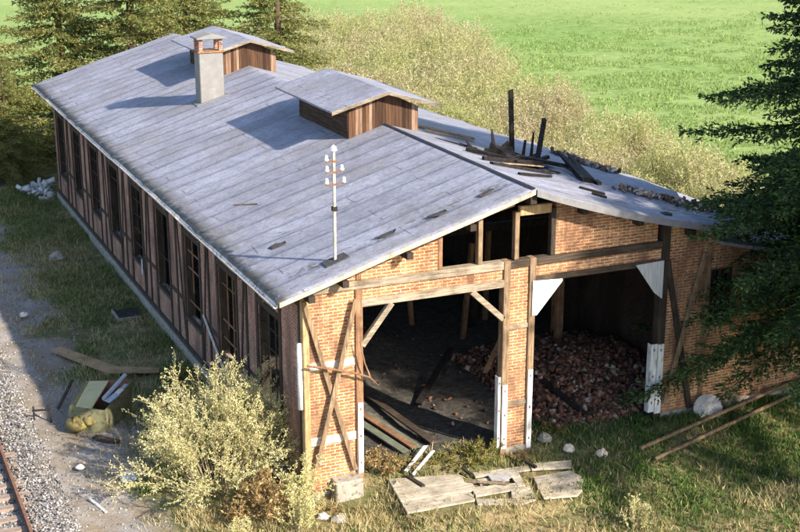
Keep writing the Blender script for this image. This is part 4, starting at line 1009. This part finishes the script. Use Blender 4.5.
# grass: one mass of blades per kind
def blades(n, xr_, yr_, prob, hh, seed, wid=.012):
    r = np.random.default_rng(seed); x_ = r.uniform(*xr_, n); y_ = r.uniform(*yr_, n)
    # tufts: pull points toward clump centres
    k = r.random(n) < prob(x_, y_)
    inb = (x_ > -.14) & (x_ < 17.1) & (y_ > -.06) & (y_ < 34.5)
    inb &= ~((y_ < .9 + .5 * r.random(n)) & (((x_ > 1.6) & (x_ < 5.3)) | ((x_ > 6.4) & (x_ < 10))))
    k &= ~inb
    deck = (x_ > 1.9) & (x_ < 6.6) & (y_ > -2.6 + .05 * x_) & (y_ < -.35 - .12 * x_) & (r.random(n) < .86)
    k &= ~deck
    x_, y_ = x_[k], y_[k]; n = len(x_)
    P = np.stack([x_, y_, gz(x_, y_) - .02], 1)
    clump = fbm(x_, y_, 1.3, seed + 50)
    H = hh * r.uniform(.35, 1.15, n) * (.45 + 1.1 * clump)
    D = np.stack([r.normal(0, .45, n), r.normal(0, .45, n), np.ones(n)], 1); D = unit(D)
    S = unit(np.cross(D, r.normal(size=(n, 3)))) * wid * r.uniform(.6, 1.4, (n, 1))
    mid_ = P + D * H[:, None] * .55
    bend = r.normal(0, .3, (n, 3)) * H[:, None] * .4; bend[:, 2] = -abs(bend[:, 2]) * .5
    tip = P + D * H[:, None] + bend
    V = np.stack([P - S, P + S, mid_ + S * .8, tip, mid_ - S * .8], 1).reshape(-1, 3)
    return V, np.arange(len(V)).reshape(-1, 5)
def p_left(x, y): return (1 - zone_gravel(x, y, fbm(x, y, .45, 21))) * (.06 + .94 * sst(.38, .58, fbm(x, y, .55, 61)))
def p_dry(x, y): return np.clip(sst(.42, .6, fbm(x, y, .9, 71)), .08, 1) * np.where(x < -3.2, .12, 1) * np.where((x > 6.5) & (y > -3.4 - .2 * (x - 6.5)), .12, 1)
def p_lush(x, y): return (1 - .7 * sst(-3.6, -5., y)) * sst(4.5, 8.5, x + (fbm(x, y, .6, 81) - .5) * 4) * (.35 + .65 * sst(.3, .55, fbm(x, y, .9, 91)))
def p_frontgreen(x, y): return np.where(x > -4, .5, .05) * sst(.4, .6, fbm(x, y, .8, 95))
v1, f1 = blades(80000, (-5.5, .0), (2, 42), p_left, .22, 101)
v2, f2 = blades(40000, (-5, 9), (-7, .8), p_frontgreen, .24, 102)
tag(arrays('grass', np.concatenate([v1, v2]), np.concatenate([f1, f2 + len(v1)]), M['grass']), 'rough green grass along the side wall and before the shed', 'grass', kind='stuff')
v1, f1 = blades(90000, (3, 19), (-8, 1.2), p_lush, .22, 103)
tag(arrays('lush_grass', v1, f1, M['grass_dark']), 'lush green grass before the right bay and under the spruce', 'grass', kind='stuff')
v1, f1 = blades(75000, (-4.2, 13), (-8, .7), p_dry, .26, 104, .008)
v2, f2 = blades(45000, (-4.8, -.1), (2, 40), lambda x, y: np.clip(sst(.45, .62, fbm(x, y, .6, 72)), .05, 1) * np.where(x < -3.6, .3, .8), .24, 105, .008)
tag(arrays('dry_grass', np.concatenate([v1, v2]), np.concatenate([f1, f2 + len(v1)]), M['straw']), 'straw coloured dry grass mixed through the rough ground', 'dry grass', kind='stuff')

def mead_blades(n, seed):
    r = np.random.default_rng(seed); y_ = 6 + 114 * r.random(n) ** 1.5; x_ = 23 + (22 + .45 * y_) * r.random(n)
    k = (fbm(x_, y_, .5, 7) > .40 + .25 * sst(50, 115, y_)) & (r.random(n) < sst(118, 60, y_)) & (sst(23.5, 28.5, x_) > r.random(n)); x_, y_ = x_[k], y_[k]; n = len(x_)
    P = np.stack([x_, y_, gz(x_, y_) - .02], 1); D = np.stack([r.normal(0, .5, n), r.normal(0, .5, n), np.ones(n)], 1)
    return leaves(P, D, r.uniform(.12, .34, n), r.uniform(.03, .07, n), r)
v1, f1 = mead_blades(190000, 106)
tag(arrays('meadow_grass', v1, f1, M['mead_blade']), 'bright green meadow grass beyond the scrub', 'meadow grass', kind='stuff')

# ------------------------------------------------------------------ light, sky, camera
EL, AZ = math.radians(31.5), math.radians(152.4)      # azimuth clockwise from +Y
sd = Vector((math.sin(AZ) * math.cos(EL), math.cos(AZ) * math.cos(EL), math.sin(EL)))
sun = link(bpy.data.objects.new('sun', bpy.data.lights.new('sun', 'SUN')))
sun.data.energy = 4.8; sun.data.angle = math.radians(1.); sun.data.color = (1., .87, .70)
sun.rotation_euler = sd.to_track_quat('Z', 'Y').to_euler()
wld = bpy.data.worlds.new('World'); scene.world = wld; wld.use_nodes = True
nt = wld.node_tree; sk = nt.nodes.new('ShaderNodeTexSky'); sk.sky_type = 'NISHITA'; sk.sun_disc = False
sk.sun_elevation = EL; sk.sun_rotation = AZ
bg = nt.nodes['Background']; bg.inputs[1].default_value = .12; nt.links.new(sk.outputs[0], bg.inputs[0])
cam = link(bpy.data.objects.new('camera', bpy.data.cameras.new('camera')))
cam.location = (-9.9957, -28.2736, 14.7383); cam.rotation_euler = (PI / 2 - .2935, 0, -.4171)
cam.data.sensor_width = 36; cam.data.lens = 1321.39 / 800 * 36; cam.data.clip_end = 4000
scene.camera = cam
vs_ = scene.view_settings; vs_.view_transform = 'Standard'; vs_.look = 'None'; vs_.gamma = 1; vs_.exposure = 1.15; vs_.use_curve_mapping = False
